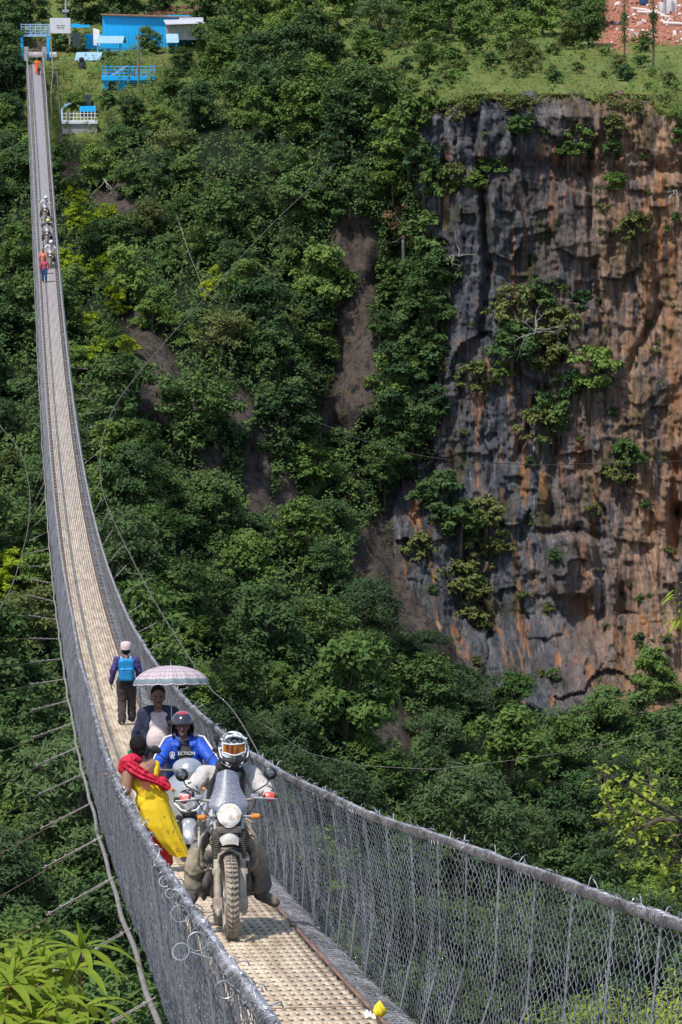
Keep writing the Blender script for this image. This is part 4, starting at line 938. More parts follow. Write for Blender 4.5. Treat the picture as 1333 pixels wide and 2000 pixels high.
def plant(name, kind, P, sc, label, group=None, cat='tree', rz=None, vi=None, squash=1.0, crown='crown', trunk='trunk', tilt=None):
    me, tr = PROTO[kind][vi if vi is not None else int(rng.integers(len(PROTO[kind])))]
    e = empty(name, tuple(P), rng.uniform(0, 6.28) if rz is None else rz, label, cat, group)
    e.scale = (sc, sc, sc * squash)
    if tilt: e.rotation_euler = (tilt[0], tilt[1], e.rotation_euler[2])
    for nm, mm in ((crown, me), (trunk, tr)):
        o = bpy.data.objects.new(nm, mm); COL.objects.link(o); o.parent = e
    return e
def in_frame(px, py, mg=60): return -mg < px < 1333 + mg and -mg < py < 2000 + mg
# scatter : trees rooted so that their crowns stand where the photograph shows foliage
LBL = {'dark': ('dark green leafy tree among others on the gorge slope', 'dark trees on the gorge slope'),
       'mid': ('mid green leafy tree among others on the gorge slope', 'mid green trees on the gorge slope'),
       'blue': ('bluish green tree with narrow leaves low on the gorge slope', 'blue green trees on the gorge slope'),
       'olive': ('sparse olive green tree clinging to the gorge slope', 'olive trees on the gorge slope'),
       'bright': ('yellow green tree with large bright leaves on the gorge slope', 'yellow green trees on the gorge slope')}
placed = []
def can(px, py, rad):
    for a, b_, r0 in placed:
        if (a - px) ** 2 + ((b_ - py) * .8) ** 2 < (rad + r0) ** 2: return False
    return True
NT = {'n': 0}
def tree_px(px, py, kind, sc, force=False, name='tree', lab=None, grp=None, sink=.35, squash=1.0):
    """crown centred near picture point px,py"""
    P = terr(px, py)
    if px > 700 and in_cliff(px, py, 60): P = at(px, py, min(P[1], cliffY(px, py)) - 1.2)
    Y = P[1]; s = F_PX / Y; R = {'dark': 3, 'mid': 2.6, 'bright': 2, 'blue': 3, 'olive': 2.2, 'brown': 3}[kind] * sc
    rad = R * s * .46
    if not force and not can(px, py, rad): return None
    placed.append((px, py, rad)); H = {'dark': 5.2, 'mid': 4.6, 'bright': 4.2, 'blue': 4.8, 'olive': 3.6, 'brown': 4.2}[kind] * sc
    base = terr(px, py + H * .35 * s)
    if px > 700 and in_cliff(px, py, 60): base = at(px, py + H * .35 * s, Y)
    base = base + np.array([0, .5, 0]); base[2] -= .15 * H * .3
    NT['n'] += 1
    l_, g_ = LBL.get(kind, (None, None))
    return plant(name, kind, base, sc, lab or l_, grp if lab else g_, squash=squash)
# distinctive trees first
def special(px, py, kind, sc, lab): tree_px(px, py, kind, sc, True, lab=lab)
special(170, 440, 'bright', .8, 'yellow green tree beside the bridge just right of the three far motorcycles')
special(205, 545, 'bright', .72, 'tall yellow green tree right of the bridge below the brown bare slope')
special(165, 640, 'bright', .75, 'bright yellow green tree left of the small dark rock face')
special(240, 480, 'mid', .8, 'fresh green tree under the bare brown patch near the far bridge end')
special(30, 1150, 'bright', .9, 'yellow green tree at the left edge under the left wind cable')
special(25, 1240, 'bright', .7, 'smaller yellow green tree below the one at the left edge')
special(790, 300, 'mid', 1.15, 'large light green tree overhanging the upper left corner of the cliff')
special(770, 360, 'mid', .7, 'light green tree just under the large one at the upper left corner of the cliff')
special(790, 455, 'brown', .95, 'sparse brownish tree with pale branches at the left of the cliff')
special(700, 1215, 'blue', 1.05, 'broad dark blue green tree at the foot of the cliff left of the brown earth')
special(820, 1290, 'blue', .75, 'round blue green tree touching the foot of the cliff')
special(430, 545, 'bright', .42, 'small yellow leaved tree on the dark slope where two wires cross')
special(410, 575, 'bright', .40, 'yellow leaved sapling below the small yellow tree on the dark slope')
special(330, 300, 'olive', 1.0, 'yellowish olive tree below the viewing terrace on the far bank')
special(480, 60, 'mid', 1.05, 'large fresh green tree right of the low grey house')
special(290, 90, 'dark', .5, 'small round dark tree in front of the blue shed')
for q_, (a_, b_, c_) in enumerate(((140, 520, .62), (225, 600, .6), (185, 700, .62), (250, 690, .5), (210, 430, .5), (150, 390, .5), (235, 740, .4))):
    special(a_, b_, 'bright', c_, 'yellow green crown in the bright strip right of the distant motorcycles, number ' + ('one', 'two', 'three', 'four', 'five', 'six', 'seven')[q_] if False else ('upper left crown of the bright strip beside the distant motorcycles', 'crown right of centre in the bright strip beside the bridge', 'lowest large crown of the bright strip beside the bridge', 'bright crown left of the dark rock face', 'small bright crown touching the bare brown slope', 'small bright crown nearest the farthest motorcycle', 'small bright crown over the top of the dark rock face')[q_])
special(1090, 1480, 'mid', .9, 'green tree standing alone in front of the cliff foot on the right')
for q_, (a_, b_, k_, c_) in enumerate(((335, 185, 'mid', .7), (390, 225, 'dark', .8), (310, 245, 'mid', .55), (425, 95, 'dark', .75), (405, 150, 'mid', .7), (360, 130, 'dark', .5), (230, 290, 'dark', .6), (470, 190, 'dark', .8))):
    special(a_, b_, k_, c_, ('green tree right of the small blue kiosk', 'dark tree further down right of the blue kiosk', 'small green tree under the right corner of the blue kiosk', 'dark tree at the right end of the grey house', 'green tree just below the right end of the grey house', 'small dark tree in front of the grey house', 'dark tree below and right of the viewing terrace', 'dark tree at the left rim of the plateau grass')[q_])
special(1000, 1385, 'mid', .85, 'leafy green tree under the right cliff wall')
special(1290, 1340, 'mid', .9, 'green tree at the right edge under the cliff')
special(262, 232, 'dark', .55, 'dark tree hiding the lower corner of the blue kiosk')
special(440, 140, 'mid', 1.0, 'tall green tree on the slope below the grey house')
r2 = np.random.default_rng(21)
def zone_ok(px, py):
    if in_cliff(px, py, 8): return False
    if py < cliff_top(px) + 25 and px > 540: return False
    if px < 205 and py < 300 and px > 45: return False
    if px < 400 and py < 150 and px > 40: return False
    if 190 < px < 312 and py < 205: return False
    e = float(earthmask(np.array(px), np.array(py)))
    return e < .22
tries = 0
while NT['n'] < 232 and tries < 20000:
    tries += 1
    px, py = r2.uniform(-90, 1420), r2.uniform(160, 2120)
    # nearer rows have bigger trees in the picture: thin them out less
    if not zone_ok(px, py): continue
    if py > 1760 and px > 640 and py < 2000 and r2.random() < .2: continue
    u = r2.random()
    if py > 1500 and px > 560: kind = 'blue' if u < .5 else 'dark' if u < .75 else 'mid'
    elif py > 1350: kind = 'dark' if u < .45 else 'blue' if u < .65 else 'mid'
    elif py < 330: kind = 'dark' if u < .4 else 'mid' if u < .85 else 'olive'
    elif px < 130: kind = 'dark' if u < .55 else 'mid' if u < .85 else 'olive'
    else: kind = 'dark' if u < .5 else 'mid' if u < .82 else 'olive' if u < .92 else 'blue'
    sc = (.55 + 1.0 * r2.random() ** 1.3) * (1.0 if py > 700 else .88)
    if py > 1300: sc *= 1.12
    tree_px(px, py, kind, sc)
print('trees', NT['n'], 'tries', tries)
# undergrowth sheet of leaf sprays on everything that is not bare
def carpet(name, n, px0, px1, py0, py1, size, mt, lab, test, lift=.5, asp=.5, up=.8, seed=1):
    r_ = np.random.default_rng(seed); px = r_.uniform(px0, px1, n); py = r_.uniform(py0, py1, n)
    cl_ = fbm(px / 22, py / 22, 91, 3); k = test(px, py) & (r_.random(n) < .45 + cl_ * 1.2 + .3); px, py = px[k], py[k]
    P = terr(px, py); lump = np.clip(1 - np.abs(fbm(px / 20, py / 17, 93, 2)) * 2.3, 0, 1) ** 1.3 + .5 * np.clip(1 - np.abs(fbm(px / 9, py / 8, 94, 2)) * 2.3, 0, 1)
    P[:, 1] -= lift * (.25 * r_.random(len(P)) + .85 * lump); P[:, 2] += lift * (.3 * r_.random(len(P)) + .9 * lump)
    N_ = np.array([0, -.45, up]) + r_.normal(0, .45, (len(P), 3))
    V_, Q = leaf_faces(P, N_, size, r_, asp, .2); o = npmesh(name, V_, Q, M[mt], None, False); return tag(o, lab, 'undergrowth', kind='stuff')
def vegtest(px, py): return ~in_cliff(px, py, 4) & (earthmask(px, py) < .45) & ~((py < cliff_top(px) + 5) & (px > 540)) & ~((px < 205) & (py < 290))
carpet('undergrowth', 330000, -150, 1500, 120, 2120, .16, 'leaf_dark', 'dense dark undergrowth covering the gorge slopes between the trees', vegtest, 1.0, seed=2)
carpet('undergrowth', 110000, -150, 1500, 120, 2120, .15, 'leaf_mid', 'lighter green creepers and bushes between the trees of the gorge slope', lambda a, b: vegtest(a, b) & (fbm(a / 60, b / 60, 44) > .05), 1.1, seed=3)
carpet('dry_scrub', 60000, 100, 950, 300, 1560, .10, 'leaf_olive', 'dry olive scrub on the bare brown patches of the slope', lambda a, b: (earthmask(a, b) > .15) & (fbm(a / 9, b / 14, 45) > .06), .35, .3, seed=4)
# grass of the plateau and of the garden near the bridge end
def grasstest(px, py): return (grassmask(px, py) > .4) & (RED(px, py) < .3)
carpet('grass', 110000, 40, 1500, -40, 300, .17, 'grass_blade', 'light green rough grass on the plateau above the cliff and around the huts', grasstest, .25, .18, .5, seed=5)
carpet('weeds', 60000, 40, 1500, 20, 300, .17, 'leaf_mid', 'darker weeds and low bushes dotted over the plateau grass', lambda a, b: grasstest(a, b) & (fbm(a / 22, b / 10, 48) > .02), .9, seed=6)
# plateau trees
PLT = [(560, 60, 'mid', .8), (610, 95, 'dark', .75), (660, 50, 'mid', .95), (700, 105, 'mid', .6), (740, 70, 'blue', .9), (790, 40, 'mid', 1.0), (830, 90, 'mid', .85), (835, 130, 'mid', .55), (880, 60, 'dark', .8), (930, 85, 'mid', .8), (960, 40, 'mid', .8),
       (1000, 95, 'mid', .75), (1010, 130, 'olive', .6), (1060, 50, 'mid', .8), (1105, 75, 'olive', .7), (1140, 30, 'dark', .8), (1150, 70, 'dark', .7), (590, 20, 'dark', .9), (520, 30, 'mid', .8), (700, 10, 'dark', 1.0), (860, 5, 'dark', 1), (1010, 0, 'mid', 1), (1100, -5, 'dark', 1), (760, -5, 'mid', 1.0), (930, -10, 'mid', .9),
       (620, 190, 'mid', .8), (680, 215, 'dark', .8), (740, 235, 'mid', .7), (560, 215, 'dark', .9), (520, 250, 'mid', .8), (600, 250, 'mid', .8), (660, 270, 'dark', .8), (570, 140, 'dark', .9), (480, 30, 'dark', 1.1), (1040, 20, 'dark', 1.2), (820, 25, 'dark', 1.1), (900, 25, 'mid', 1.2), (640, 130, 'dark', .6), (540, 110, 'mid', .8), (500, 150, 'dark', .8), (600, 160, 'mid', .6), (770, 150, 'olive', .5), (690, 165, 'mid', .5)]
for px, py, kd, sc in PLT:
    P = terr(px, py + 22); plant('tree', kd, P, sc * 1.12, 'leafy tree standing among others on the grassy plateau above the cliff', 'trees on the plateau')
BK = [(x + r2.uniform(-14, 14), y + r2.uniform(-8, 8)) for y in (-14, -42, -85) for x in range(-40, 1420, 60)]
wv, wq, wo = [], [], 0
for px, py in BK:
    if 1165 < px and py > -60: continue
    P = terr(px, py); me = PROTO[('dark', 'mid', 'blue')[int(r2.integers(3))]][int(r2.integers(4))][0]; co = np.empty(len(me.vertices) * 3, np.float32); me.vertices.foreach_get('co', co); a = r2.uniform(0, 6.28); c_, s_ = math.cos(a), math.sin(a)
    co = co.reshape(-1, 3) @ np.array([[c_, s_, 0], [-s_, c_, 0], [0, 0, 1]]) * r2.uniform(.9, 1.35) + P; wv.append(co); wq.append(np.arange(len(co)).reshape(-1, 4) + wo); wo += len(co)
tag(npmesh('woods', np.concatenate(wv), np.concatenate(wq), M['leaf_dark'], None, False), 'dark wood closing the view behind the village and the plateau', 'wood', kind='stuff')
for px, py, sc in ((12, 60, .9), (20, 120, .85), (14, 180, .8), (22, 235, .7), (165, 20, .9), (205, 14, .9), (250, 10, .9), (60, 18, .7), (310, 8, .8), (400, 15, .8), (10, 20, .9), (30, 345, .7), (18, 300, .6)):
    P = terr(px, py + 30); plant('tree', 'dark', P, sc, 'dark tree crowding the far village beside the huts and the bridge end', 'dark trees around the far village')
for px, py, H, lb_ in ((1219, 122, 1.05, 'slim pine with bare lower trunk, left of the two on the plateau before the quarry'), (1275, 136, 1.2, 'slim pine with bare lower trunk, right of the two on the plateau before the quarry')):
    P = terr(px, py); e = empty('pine_tree', tuple(P), 0, lb_, 'tree'); b = MB(); b.tube([(0, 0, -.4), (.06, 0, 2), (-.05, 0, 4.5), (0, 0, 6.4)], [.12, .1, .07, .03], 7); b.build('trunk', M['bark'], e)
    n = 900; a = rng.uniform(0, 6.28, n); hz = np.concatenate([rng.normal(4.6, .4, n // 2), rng.normal(2.4, .25, n // 6), rng.normal(3.4, .2, n // 6), rng.normal(6.3, .5, n - n // 2 - 2 * (n // 6))]); rr = rng.uniform(0, .5, n)
    V_, Q = leaf_faces(np.stack([np.cos(a) * rr, np.sin(a) * rr, hz], 1), rng.normal(size=(n, 3)), .13, rng, .3); npmesh('crown', V_, Q, M['leaf_dark'], e, False); e.scale = (H * .85,) * 3
for px, py, kd, sc, lb_ in ((1220, 150, 'shrub_dark', .9, 'dark round bush on the grass below the two slim pines'), (720, 118, 'shrub', 1.4, 'green bush at the left end of the plateau grass'), (800, 178, 'shrub', .9, 'small leafy bush beside the short stone wall on the cliff top'),
                            (1015, 118, 'shrub_olive', 1.6, 'olive bush in the middle of the plateau grass'), (880, 120, 'shrub', 1.2, 'bush among the grass above the cliff centre'), (960, 130, 'shrub_dark', 1.0, 'dark bush just above the cliff centre'), (560, 250, 'shrub', 1.2, 'bush on the slope left of the stone wall'), (145, 95, 'shrub_olive', 1.3, 'yellowish shrub right of the far gateway'),
                            (120, 90, 'shrub_dark', 1.3, 'dark shrub directly right of the far gateway'), (210, 110, 'shrub', .6, 'small shrub between the two picnic shelters'), (150, 200, 'shrub', .9, 'shrub on the grass behind the viewing terrace'), (215, 200, 'shrub_dark', 1.0, 'bush at the left corner of the blue kiosk'), (40, 270, 'shrub', .9, 'bush on the grass left of the far bridge'), (110, 300, 'shrub', .9, 'bush on the grass under the right side of the far bridge')):
    P = terr(px, py + 8); plant('bush', kd, P, sc, lb_, cat='bush', crown='foliage', trunk='stem')
r9 = np.random.default_rng(31)
for i in range(70):
    px, py = r9.uniform(560, 1333), r9.uniform(70, 190)
    if py > cliff_top(px) - 8 or RED(px, py) > .2: continue
    plant('grassland_bush', ('shrub', 'shrub_olive', 'shrub_dark')[int(r9.integers(3))], terr(px, py), r9.uniform(.35, 1.0), 'low bush among others dotted over the plateau grass', 'low bushes on the plateau', 'bush', crown='foliage', trunk='stem')
# bushes and creepers rooted on the cliff wall
CB = [(812, 235, 'shrub', 1.3, 'leafy bush hiding the upper left corner of the bare cliff'), (800, 285, 'shrub', 1.2, 'second bush down the left edge of the upper cliff'), (845, 205, 'shrub_olive', .9, 'olive tuft on the lip at the left end of the cliff top'), (830, 330, 'shrub_dark', 1.2, 'dark bush at the left edge of the cliff below two leafy ones'), (1130, 275, 'shrub', .8, 'green bush hanging in the grey upper cliff, right of centre'), (1110, 295, 'shrub', .65, 'leafy tuft just below the bush in the grey upper cliff'), (1022, 215, 'shrub_olive', .9, 'creeper growing down the notch at the top of the cliff'), (1020, 245, 'shrub', .7, 'creeper tuft below the notch at the top of the cliff'), (905, 215, 'shrub_olive', .75, 'olive tuft on the left block of the cliff top'), (1200, 215, 'shrub_olive', .7, 'olive creeper on the right block of the cliff top'), (1200, 250, 'shrub_olive', .8, 'olive creeper lower on the right block of the cliff top'), (1195, 290, 'shrub_dark', .6, 'dark tuft under the olive creepers on the right'),
      (965, 330, 'shrub', .7, 'green bush at the dark fissure near the left of the cliff'), (890, 350, 'shrub_olive', 1.0, 'grassy ledge bush left of the dark fissure'), (860, 365, 'shrub', 1.0, 'bush on the grassy ledge next to the large light green tree'), (930, 350, 'shrub', .6, 'small bush on the grassy ledge of the cliff'), (1200, 355, 'shrub', .6, 'green tuft at the middle height of the right cliff'), (1230, 450, 'shrub_olive', .9, 'olive bush below the green tuft on the right cliff'), (1250, 430, 'shrub_olive', .6, 'olive tuft beside the olive bush on the right cliff'), (1320, 262, 'shrub', .45, 'bright tuft near the right edge at the top of the cliff'),
      (1060, 580, 'shrub_dark', 1.0, 'dark bush at the top of the hanging thicket on the cliff'), (1010, 610, 'shrub_olive', 1.4, 'olive part of the hanging thicket on the cliff, upper left'), (1090, 640, 'shrub_olive', 1.2, 'olive part of the hanging thicket on the cliff, upper right'), (1000, 680, 'shrub_dark', 1.3, 'dark green part of the hanging thicket on the cliff, lower left'), (1060, 700, 'shrub_olive', 1.3, 'olive middle of the hanging thicket on the cliff'), (1150, 735, 'shrub', 1.3, 'fresh green bush at the right of the hanging thicket on the cliff'), (1120, 760, 'shrub_dark', 1.0, 'dark bush under the fresh green one in the hanging thicket'), (1080, 810, 'shrub_dark', 1.1, 'dark lowest bush of the hanging thicket on the cliff'), (1050, 840, 'shrub_olive', 1.2, 'olive bush at the bottom of the hanging thicket'), (980, 720, 'shrub', .6, 'small bright tuft left of the hanging thicket'), (930, 740, 'shrub_olive', 1.1, 'olive bush left of the hanging thicket'), (1140, 590, 'shrub_dark', .7, 'dark tuft right above the hanging thicket'),
      (1230, 890, 'shrub', .85, 'green bush over the black cable on the orange cliff'), (1205, 925, 'shrub_olive', .8, 'olive bush under the black cable on the orange cliff'), (1260, 980, 'shrub_dark', .35, 'tiny dark tuft under the bushes at the black cable'), (1160, 990, 'shrub_olive', .45, 'small yellowish tuft above the square ledge of the cliff'),
      (870, 990, 'shrub_dark', 1.5, 'large round dark bush on the lower left of the cliff'), (900, 1030, 'shrub_dark', 1.2, 'dark bush attached right below the large round one'), (850, 960, 'shrub', .8, 'green crest of the large round bush on the lower left cliff'), (820, 1075, 'shrub_olive', 1.0, 'yellowish bush with bare white branches at the lower left cliff'), (925, 1075, 'shrub_olive', 1.0, 'sparse olive bush right of the bare white branches'), (940, 1130, 'shrub_dark', .7, 'dark tuft under the sparse olive bush on the lower cliff'), (920, 1215, 'shrub_olive', 1.0, 'yellow green grass clump near the foot of the cliff'),
      (900, 1150, 'shrub_olive', 1.4, 'wide dry clump on the lower part of the cliff'), (950, 1010, 'shrub_olive', 1.1, 'dry olive clump in the middle of the lower cliff'), (980, 1060, 'shrub_olive', .8, 'small dry clump in the middle of the lower cliff'), (830, 640, 'shrub_dark', 1.8, 'ivy dark bush down the gully left of the cliff, upper'), (800, 720, 'shrub_dark', 1.9, 'ivy dark bush down the gully left of the cliff, middle'), (775, 800, 'shrub_dark', 1.9, 'ivy dark bush down the gully left of the cliff, lower'), (780, 890, 'shrub_dark', 1.6, 'ivy dark bush at the bottom of the gully above brown earth'), (765, 600, 'shrub_dark', 1.6, 'dark bush at the head of the gully left of the cliff'), (740, 960, 'shrub', 1.4, 'green bush left of the tall brown earth strip'),
      (840, 560, 'shrub_dark', 1.7, 'dark bush directly under the brownish pale branched tree'), (860, 700, 'shrub_dark', 1.2, 'dark bush at the left rim of the cliff wall, mid height'), (845, 470, 'shrub_dark', 1.3, 'dark leafy bush right beside the brownish tree'), (720, 680, 'shrub_olive', .9, 'dry tuft on the brown rock left of the gully'), (700, 560, 'shrub_olive', .7, 'small dry tuft high on the brown rock left of the gully'), (690, 850, 'shrub', 1.2, 'green bush under the brown rock strip')]
for px, py, kd, sc, lb_ in CB:
    P = at(px, py + 12 + 12 * sc, cliffY(px, py) - .35); plant('cliff_bush', kd, P, sc * 1.75, lb_, cat='bush', crown='foliage', trunk='stem')
for k_, (px, py, sc) in enumerate([(770, 560, 1), (810, 600, 1.05), (850, 640, 1), (790, 660, 1.1), (830, 700, 1.1), (770, 720, 1), (810, 770, 1.1), (850, 790, .8), (765, 800, 1), (800, 840, 1), (750, 870, .9), (785, 910, .9), (750, 940, .8), (850, 570, .9), (860, 730, .8), (740, 640, .7), (620, 620, .8), (610, 760, .8), (590, 850, .9)]):
    P = terr(px, py + 34 * sc); plant('ivy_bush', 'ivy', P + np.array([0, -.8, 0]), sc * 1.15, 'dark ivy like bush in the steep gully left of the cliff', 'dark bushes filling the gully', 'bush', crown='foliage', trunk='stem')
r4 = np.random.default_rng(77)
for i in range(120):
    px = r4.uniform(830, 1330); py = r4.uniform(200, 1330); P = at(px, py, cliffY(px, py) + .15)
    plant('cliff_tuft', ('shrub_olive', 'shrub_dark', 'shrub_olive')[int(r4.integers(3))], P, r4.uniform(.25, .75), 'small dry tuft growing from a crack of the cliff wall', 'small tufts on the cliff', 'plant', crown='foliage', trunk='stem')
# bare white branches
def bare(px, py, Y, n, sp, lab, seed, dn=False):
    r_ = np.random.default_rng(seed); b = MB(); o = Vector(at(px, py, Y))
    for i in range(n):
        p = o + Vector(r_.normal(0, .12, 3)); a = r_.uniform(0, 6.28); d = Vector((math.cos(a), -.3, (-.9 if dn else .5) + math.sin(a) * .6)).normalized(); pts = [p]
        for k in range(6):
            d = (d + Vector(r_.normal(0, .45, 3))).normalized(); p = p + d * sp * .22; pts.append(p)
            if k in (2, 3): q = p + (d + Vector(r_.normal(0, .8, 3))).normalized() * sp * .35; b.tube([p, (p + q) / 2 + Vector(r_.normal(0, .06, 3)), q], [.018, .013, .006], 5)
        b.tube(pts, [.036, .032, .028, .024, .018, .012, .006], 6)
    tag(b.build('bare_branches', M['bark_pale']), lab, 'branches')
bare(1045, 650, 299.0, 9, 2.2, 'tangle of bare white branches in the hanging thicket of the cliff', 1)
bare(895, 500, 300.5, 4, 2.0, 'bare white branches sticking out beside the brownish tree', 2)
bare(862, 1060, 298.5, 4, 2.2, 'bare white stems hanging below the large round cliff bush', 3, True)
bare(828, 1090, 298.5, 4, 1.9, 'curved bare stems left of the hanging white ones on the lower cliff', 4, True)
bare(1318, 370, 300.0, 3, 1.6, 'short bare branches at the right edge of the cliff wall', 5, True)
bare(1165, 880, 299.0, 2, 1.3, 'thin bare twig above the black cable on the cliff', 6, True)
bare(205, 350, 328, 4, 1.8, 'pale fallen branches on the brown slope right of the far bridge', 7, True)

# ---------------------------------------------------------------- foreground plants on the near bank
def blade(b, o, d, L_, wd, droop, r_, up=Vector((0, 0, 1))):
    d = d.normalized(); sd_ = d.cross(up).normalized()
    if sd_.length < .1: sd_ = Vector((1, 0, 0))
    n = 7; rows = []; p = Vector(o); dd = d.copy(); fold = .28
    for k in range(n + 1):
        t = k / n; wv = wd * .8 * math.sin(math.pi * (.06 + .94 * t) ** .8) ** .9 * .5 if t < 1 else 0.0005
        nn = sd_.cross(dd).normalized()
        rows.append((p + sd_ * wv + nn * wv * fold, p, p - sd_ * wv + nn * wv * fold)); p = p + dd * (L_ / n); dd = (dd + Vector((0, 0, -droop))).normalized()
    vs = [v for r in rows for v in r]; fs = []
    for k in range(n):
        a = k * 3; fs += [(a, a + 1, a + 4, a + 3), (a + 1, a + 2, a + 5, a + 4)]
    b._add(vs, fs)
r5 = np.random.default_rng(5)
sh_ = empty('broad_leaf_shrub', tuple(at(60, 2300, 10.2)), 0, 'out of focus bright green shrub with long drooping leaves at the lower left', 'shrub')
root = Vector(sh_.location); lb = MB(); stb = MB()
WH = [(158, 1853, 10.0, 9, .20), (142, 1894, 9.9, 8, .18), (62, 1850, 10.2, 9, .155), (20, 1850, 10.3, 8, .155), (22, 1912, 9.8, 11, .16), (18, 1925, 9.7, 10, .15), (156, 1972, 9.7, 9, .18), (95, 1905, 9.9, 9, .14), (60, 1935, 9.8, 10, .16), (105, 1955, 9.7, 9, .14), (5, 1980, 9.6, 10, .16), (70, 1990, 9.6, 10, .16), (120, 2010, 9.5, 10, .15), (-30, 1880, 9.9, 10, .16), (-30, 1960, 9.7, 10, .16), (190, 2020, 9.5, 8, .15), (40, 1880, 10.0, 9, .14), (85, 1880, 10.0, 8, .13)]
for px, py, Y, n, L_ in WH:
    o = Vector(at(px, py, Y)); j = r5.uniform(0, 6.28)
    for k in range(n):
        a = j + 2 * math.pi * k / n + r5.normal(0, .15); el = r5.uniform(-.15, .55)
        blade(lb, o + Vector((math.cos(a), math.sin(a), 0)) * .008, Vector((math.cos(a), math.sin(a) * .8, el)), L_ * r5.uniform(.8, 1.15), .036 * r5.uniform(.8, 1.2), r5.uniform(.12, .26), r5)
    for k in range(3): blade(lb, o, Vector((r5.normal(0, .4), r5.normal(0, .3), 1)), L_ * .45, .02, .05, r5)
    mid = o.lerp(root, .35) + Vector((r5.normal(0, .05), 0, -.12)); stb.tube([o, o.lerp(mid, .4) + Vector((0, 0, -.02)), mid, root], [.005, .007, .011, .03], 6)
def to_local(ob, par): ob.parent = par; ob.matrix_parent_inverse = Matrix.Translation(-Vector(par.location)); return ob
to_local(lb.build('leaves', M['leaf_near']), sh_); to_local(stb.build('stems', M['bark_red']), sh_)
def twig_tree(name, rootp, branches, Y, lab, leafL, leafW, mt, seed, dens=60, cat='tree', spread=.06):
    r_ = np.random.default_rng(seed); e = empty(name, tuple(rootp), 0, lab, cat); l = MB(); s = MB()
    for pts in branches:
        P = [Vector(at(x, y, Y + dy)) for x, y, dy in pts]; s.tube(P, [.014 * (1 - .8 * k / (len(P) - 1)) for k in range(len(P))], 6)
        for i in range(dens):
            t = r_.uniform(.12, 1) * (len(P) - 1); k = min(int(t), len(P) - 2); p = P[k].lerp(P[k + 1], t - k); q = p + Vector(r_.normal(0, spread, 3)); s.tube([p, q], [.0025, .0015], 4, False)
            for z in range(3):
                d = Vector(r_.normal(0, 1, 3)); d.z = d.z * .6 - .1; blade(l, q + Vector(r_.normal(0, .012, 3)), d, leafL * r_.uniform(.7, 1.3), leafW * r_.uniform(.8, 1.2), .08, r_)
    to_local(l.build('leaves', M[mt]), e); to_local(s.build('branches', M['bark']), e)
twig_tree('leafy_tree', at(1480, 2300, 22), [[(1460, 1700, 0), (1333, 1602, 0), (1270, 1598, .2), (1210, 1570, .3), (1160, 1532, .4)], [(1333, 1602, 0), (1260, 1560, -.3), (1200, 1520, -.4), (1165, 1512, -.4)], [(1330, 1605, 0), (1270, 1560, .4), (1270, 1510, .6)], [(1460, 1760, 0), (1333, 1630, 0), (1270, 1640, .2), (1225, 1660, .2)], [(1333, 1600, 0), (1255, 1600, .3), (1175, 1600, .2)], [(1450, 1760, .2), (1340, 1680, 0), (1290, 1670, 0)], [(1290, 1600, 0), (1230, 1625, .2), (1180, 1560, .3)], [(1450, 1820, 0), (1330, 1760, 0), (1300, 1715, 0), (1300, 1690, 0)], [(1480, 2300, 0), (1475, 1950, 0), (1460, 1700, 0), (1440, 1560, 0)]], 22, 'sunlit leafy branches of a near tree reaching in over the right fence', .042, .034, 'leaf_near_small', 8, 36)
twig_tree('narrow_leaf_twig', at(1470, 1500, 15), [[(1440, 1260, 0), (1350, 1190, 0), (1322, 1140, 0)], [(1400, 1240, 0), (1335, 1210, 0), (1322, 1195, 0)]], 15, 'narrow leaved bright twig at the right edge against the cliff', .085, .015, 'leaf_near', 9, 12, 'twig', .02)
for (x0, x1, y0, y1, Y, sd_, lb_) in ((1060, 1340, 1925, 2060, 27, 3, 'yellow green shrub growing up behind the lower right fence'), (1290, 1400, 1870, 1990, 25, 4, 'small bright shrub at the lower right corner behind the fence')):
    r_ = np.random.default_rng(sd_); rp = at((x0 + x1) / 2, 2350, Y + 1); e = empty('shrub', tuple(rp), 0, lb_, 'shrub'); l = MB(); s = MB()
    for i in range(46 if x0 < 1100 else 14):
        px = r_.uniform(x0, x1); tp = y0 + (y1 - y0) * r_.random() ** 1.0 + 40 * abs((px - (x0 + x1) / 2) / (x1 - x0)); p = Vector(at(px, tp, Y + r_.uniform(-.8, .8))); mid = p.lerp(Vector(rp), .4)
        s.tube([p, mid, rp], [.003, .008, .02], 5)
        for z in range(26):
            q = p + Vector((r_.normal(0, .09), r_.normal(0, .1), -abs(r_.normal(0, .12)))); d = Vector(r_.normal(0, 1, 3)); d.z = abs(d.z) * .7; blade(l, q, d, .06 * r_.uniform(.7, 1.3), .028, .06, r_)
    to_local(l.build('leaves', M['leaf_near_small']), e); to_local(s.build('stems', M['bark']), e)

